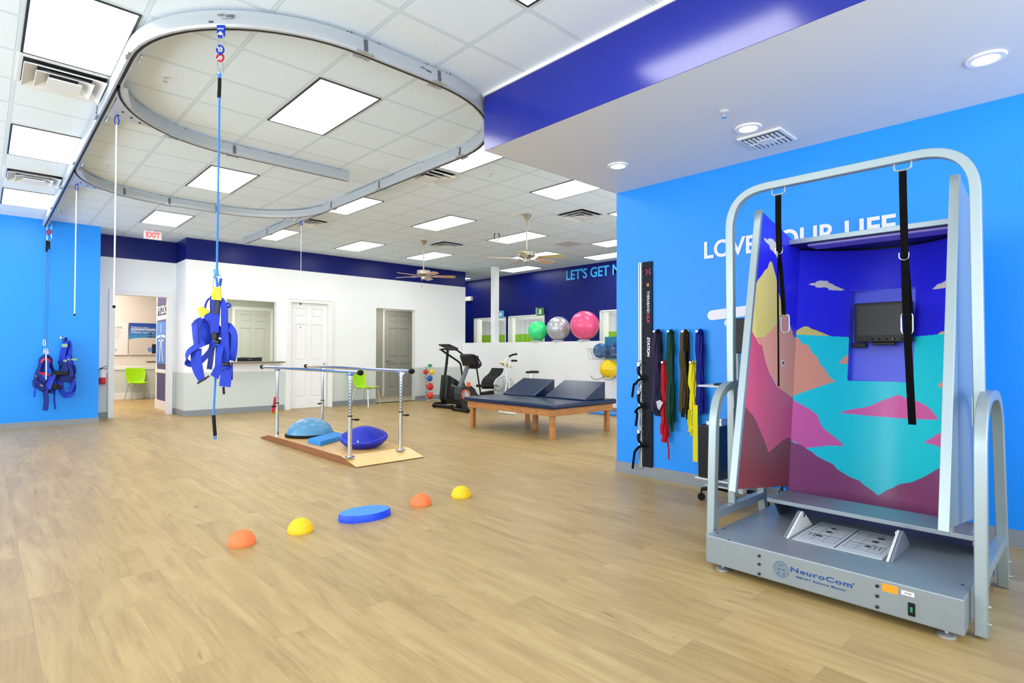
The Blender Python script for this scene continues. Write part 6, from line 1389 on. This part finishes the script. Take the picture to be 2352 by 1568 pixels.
# fire extinguisher beside the doorway
t = thing('fire_extinguisher', 'fire extinguisher in a red and white wrap hanging beside the doorway casing', 'fire extinguisher', (1.70, 13.33, .68))
MB().lathe([(.001, .70), (.06, .705), (.065, .72), (.065, .9), (.05, .93), (.02, .95), (.02, .965)], (1.705, 13.36, 0), 24).build('cylinder', M('ext_white', (232, 228, 226), .35), t)
MB().lathe([(.0655, .70), (.0665, .71), (.0665, .79), (.0655, .8)], (1.705, 13.36, 0), 24, caps=False).build('red_label', M('ext_red', (206, 22, 34), .4), t)
MB().lathe([(.02, .96), (.02, .985), (.001, .985)], (1.705, 13.36, 0), 12).bar((1.70, 13.36, .985), (1.79, 13.33, 1.02), .012, .01).bar((1.70, 13.36, .975), (1.79, 13.33, .965), .012, .01).build('valve_handle', BLACK, t)
MB().tube(smooth([(1.70, 13.35, .97), (1.66, 13.30, .96), (1.63, 13.30, .86), (1.64, 13.31, .76)], 4), .009, 8).build('hose', BLKR, t)
MB().box(1.66, 1.75, 13.425, 13.45, .82, .9).box(1.62, 1.78, 13.41, 13.45, .665, .695).build('wall_bracket', M('ext_red'), t)
o = MB().box(1.577, 1.60, 13.40, 13.44, 1.05, 2.15).build('sign_edge', M('ext_red')); tag(o, 'narrow red safety sign edge beside the doorway next to the sky blue wall', 'sign'); o.name = 'safety_sign'
# ---------------------------------------------------------------- lobby: pilaster, posters, desk
NV2 = M('pilaster_navy', (26, 34, 112), .45)
t = thing('banner_pillar', 'navy panelled pillar with clinic banner and white trim just inside the doorway', 'pillar', (3.15, 14.6, 0))
MB().box(2.965, 3.4, 14.10, 15.15, 0, 3.3).build('pillar_body', NV2, t)
MB().box(2.94, 2.965, 14.08, 15.17, 0, .2).box(2.945, 2.965, 14.08, 15.17, .82, .90).box(2.955, 2.966, 15.06, 15.16, .2, 3.3).box(2.955, 2.966, 14.08, 14.13, .2, .82).build('white_trim', TRIM, t, bevel=.003)
MB().box(2.945, 2.965, 14.12, 15.03, 1.03, 2.45).build('banner', NV2, t)
MB().box(2.938, 2.946, 14.12, 15.02, 1.03, 1.97).build('banner_blue_square', M('banner_blue', (40, 128, 222), .45), t)
MB().box(2.938, 2.946, 14.12, 15.02, 2.01, 2.11).build('banner_white_band', M('banner_white', (222, 226, 236), .5), t)
writing('banner_lettering', 'FYZICAL', (2.936, 14.99, 2.15), (0, -1, 0), (0, 0, 1), .17, WHITE, t, fit=1.35, offset=.006)
figure(2.931, 14.56, 1.5, .8, WHITE, 'figure_logo', t)
o = MB().box(PY(338, 831, 16.3).x, 3.3, 16.28, 16.5, PY(338, 831, 16.3).z-.02, PY(338, 831, 16.3).z+.02).build('desk_top', GRAN); tag(o, 'dark granite lobby desk top edge behind the navy pillar', 'counter')
def poster_mat(name, cols, pos):
    m = bpy.data.materials.new(name); m.use_nodes = True; nt = m.node_tree; b = nt.nodes['Principled BSDF']; tc = nt.nodes.new('ShaderNodeTexCoord'); sp = nt.nodes.new('ShaderNodeSeparateXYZ')
    nt.links.new(tc.outputs['Generated'], sp.inputs[0]); r = nt.nodes.new('ShaderNodeValToRGB'); r.color_ramp.interpolation = 'LINEAR'; nt.links.new(sp.outputs[2], r.inputs[0])
    e = r.color_ramp.elements; e[0].position = pos[0]; e[0].color = lin(cols[0]); e[1].position = pos[-1]; e[1].color = lin(cols[-1])
    for p_, c_ in list(zip(pos, cols))[1:-1]: k = e.new(p_); k.color = lin(c_)
    nt.links.new(r.outputs[0], b.inputs['Base Color']); b.inputs['Roughness'].default_value = .5; return m
YP = 18.27
t = thing('beach_poster', 'beach welcome poster with palm trees on the lobby back wall', 'poster', (3.5, YP, 1.2))
MB().box(2.92, 4.3, YP-.01, YP, 1.2, 2.075).build('print', poster_mat('beach_print', [(206, 196, 188), (222, 212, 202), (216, 206, 192), (70, 166, 196), (44, 150, 204), (58, 134, 206), (34, 72, 168)], [0, .3, .47, .485, .52, .6, .95]), t)
MB().poly([(x_, YP-.0105, z_) for x_, z_ in ((2.92, 1.62), (3.06, 1.66), (3.3, 1.675), (3.55, 1.67), (3.9, 1.63), (4.3, 1.56), (4.3, 1.2), (2.92, 1.2))], (0, -1, 0), .001).build('sand_shape', M('sand', (216, 206, 196), .6), t)
b = MB()
for x_, s_ in ((3.42, .03), (3.36, .018), (3.5, .02), (3.75, .05), (3.9, .07), (4.05, .08)): b.poly([(x_+1.6*s_*math.cos(a)*(1+.3*math.sin(5*a)), YP-.0118, 1.685+s_*.5+s_*.6*math.sin(a)) for a in [k*PI/6 for k in range(12)]], (0, -1, 0), .0006)
for x_, h_ in ((3.42, .1), (3.78, .12), (3.92, .16)): b.bar((x_, YP-.012, 1.68), (x_+.01, YP-.012, 1.68+h_), .008, .001, up=(0, 1, 0)); b.poly([(x_+.01+.05*math.cos(a)*(1+.4*math.sin(6*a)), YP-.0125, 1.69+h_+.035*math.sin(a)) for a in [k*PI/8 for k in range(16)]], (0, -1, 0), .0006)
b.build('palm_print', M('palm_green', (60, 84, 50), .6), t)
wr = lambda s_, x_, z_, h_, f_, off=0.: writing('poster_lettering', s_, (x_, YP-.0125, z_), (1, 0, 0), (0, 0, 1), h_, WHITE, t, fit=f_, th=.0008, offset=off)
wr('Welcome to your', 2.97, 1.945, .035, .40); wr('DOWNTOWN NAPLES', 2.97, 1.87, .058, .88, .003); wr('FYZICAL Care Team', 2.97, 1.80, .042, .53, .001)
MB().box(3.46, 3.74, YP-.014, YP-.01, 1.24, 1.50).build('dark_info_box', M('info_navy', (20, 24, 62), .5), t)
MB().box(3.37, 3.47, YP-.016, YP-.01, 1.30, 1.40).build('small_logo_tile', M('banner_blue'), t)
b = MB()
for a in (90, 18, 162, 234, 306): d_ = Vector((math.cos(math.radians(a)), 0, math.sin(math.radians(a)))); b.bar(Vector((3.42, YP-.017, 1.35))+d_*.008, Vector((3.42, YP-.017, 1.35))+d_*.035, .008, .001, up=(0, 1, 0))
b.build('small_star_figure', WHITE, t)
t = thing('services_poster', 'pale services poster with grey text left of the beach poster', 'poster', (2.5, YP, 1.2))
MB().box(2.0, 2.9, YP-.01, YP, 1.2, 2.065).build('print', M('poster_pale', (232, 230, 226), .5), t)
INKG = M('poster_ink', (96, 100, 112), .6)
writing('poster_lettering', 'SERVICES', (2.33, YP-.011, 1.92), (1, 0, 0), (0, 0, 1), .04, INKG, t, fit=.43, th=.0008, offset=.001)
for k, s_ in enumerate(('BALANCE THERAPY', 'VESTIBULAR THERAPY', 'BACK & NECK PAIN', 'RETURN TO WORK', 'HAND THERAPY')): writing('poster_lettering', s_, (2.30, YP-.011, 1.85-k*.055), (1, 0, 0), (0, 0, 1), .018, INKG, t, fit=(.44, .50, .42, .40, .38)[k], th=.0008)
b = MB()
for a in (90, 18, 162, 234, 306): d_ = Vector((math.cos(math.radians(a)), 0, math.sin(math.radians(a)))); b.bar(Vector((2.63, YP-.012, 1.33))+d_*.008, Vector((2.63, YP-.012, 1.33))+d_*.04, .01, .001, up=(0, 1, 0))
b.build('small_star_figure', LB, t)
# ---------------------------------------------------------------- camera, world, exposure
cam = bpy.data.cameras.new('camera'); cam.sensor_width = 36; cam.lens = F/2352*36; cam.clip_start = .05; cam.clip_end = 100
co = bpy.data.objects.new('camera', cam); C.objects.link(co)
mw = Matrix.Identity(4)
for i in range(3): mw[i][0] = RT[i]; mw[i][1] = UP[i]; mw[i][2] = -FW[i]; mw[i][3] = EYE[i]
co.matrix_world = mw
sc = bpy.context.scene; sc.camera = co
w = bpy.data.worlds.new('daylight'); sc.world = w; w.use_nodes = True
bg = w.node_tree.nodes['Background']; bg.inputs[0].default_value = (.78, .88, 1., 1); bg.inputs[1].default_value = 1.4
sc.view_settings.view_transform = 'Standard'; sc.view_settings.look = 'None'; sc.view_settings.gamma = 1.0
sc.view_settings.exposure = 0.2; sc.view_settings.use_curve_mapping = False
sc.cycles.max_bounces = 6; sc.cycles.diffuse_bounces = 4; sc.cycles.glossy_bounces = 3; sc.cycles.transmission_bounces = 3; sc.cycles.transparent_max_bounces = 4
sc.cycles.use_adaptive_sampling = True; sc.cycles.adaptive_threshold = 0.03
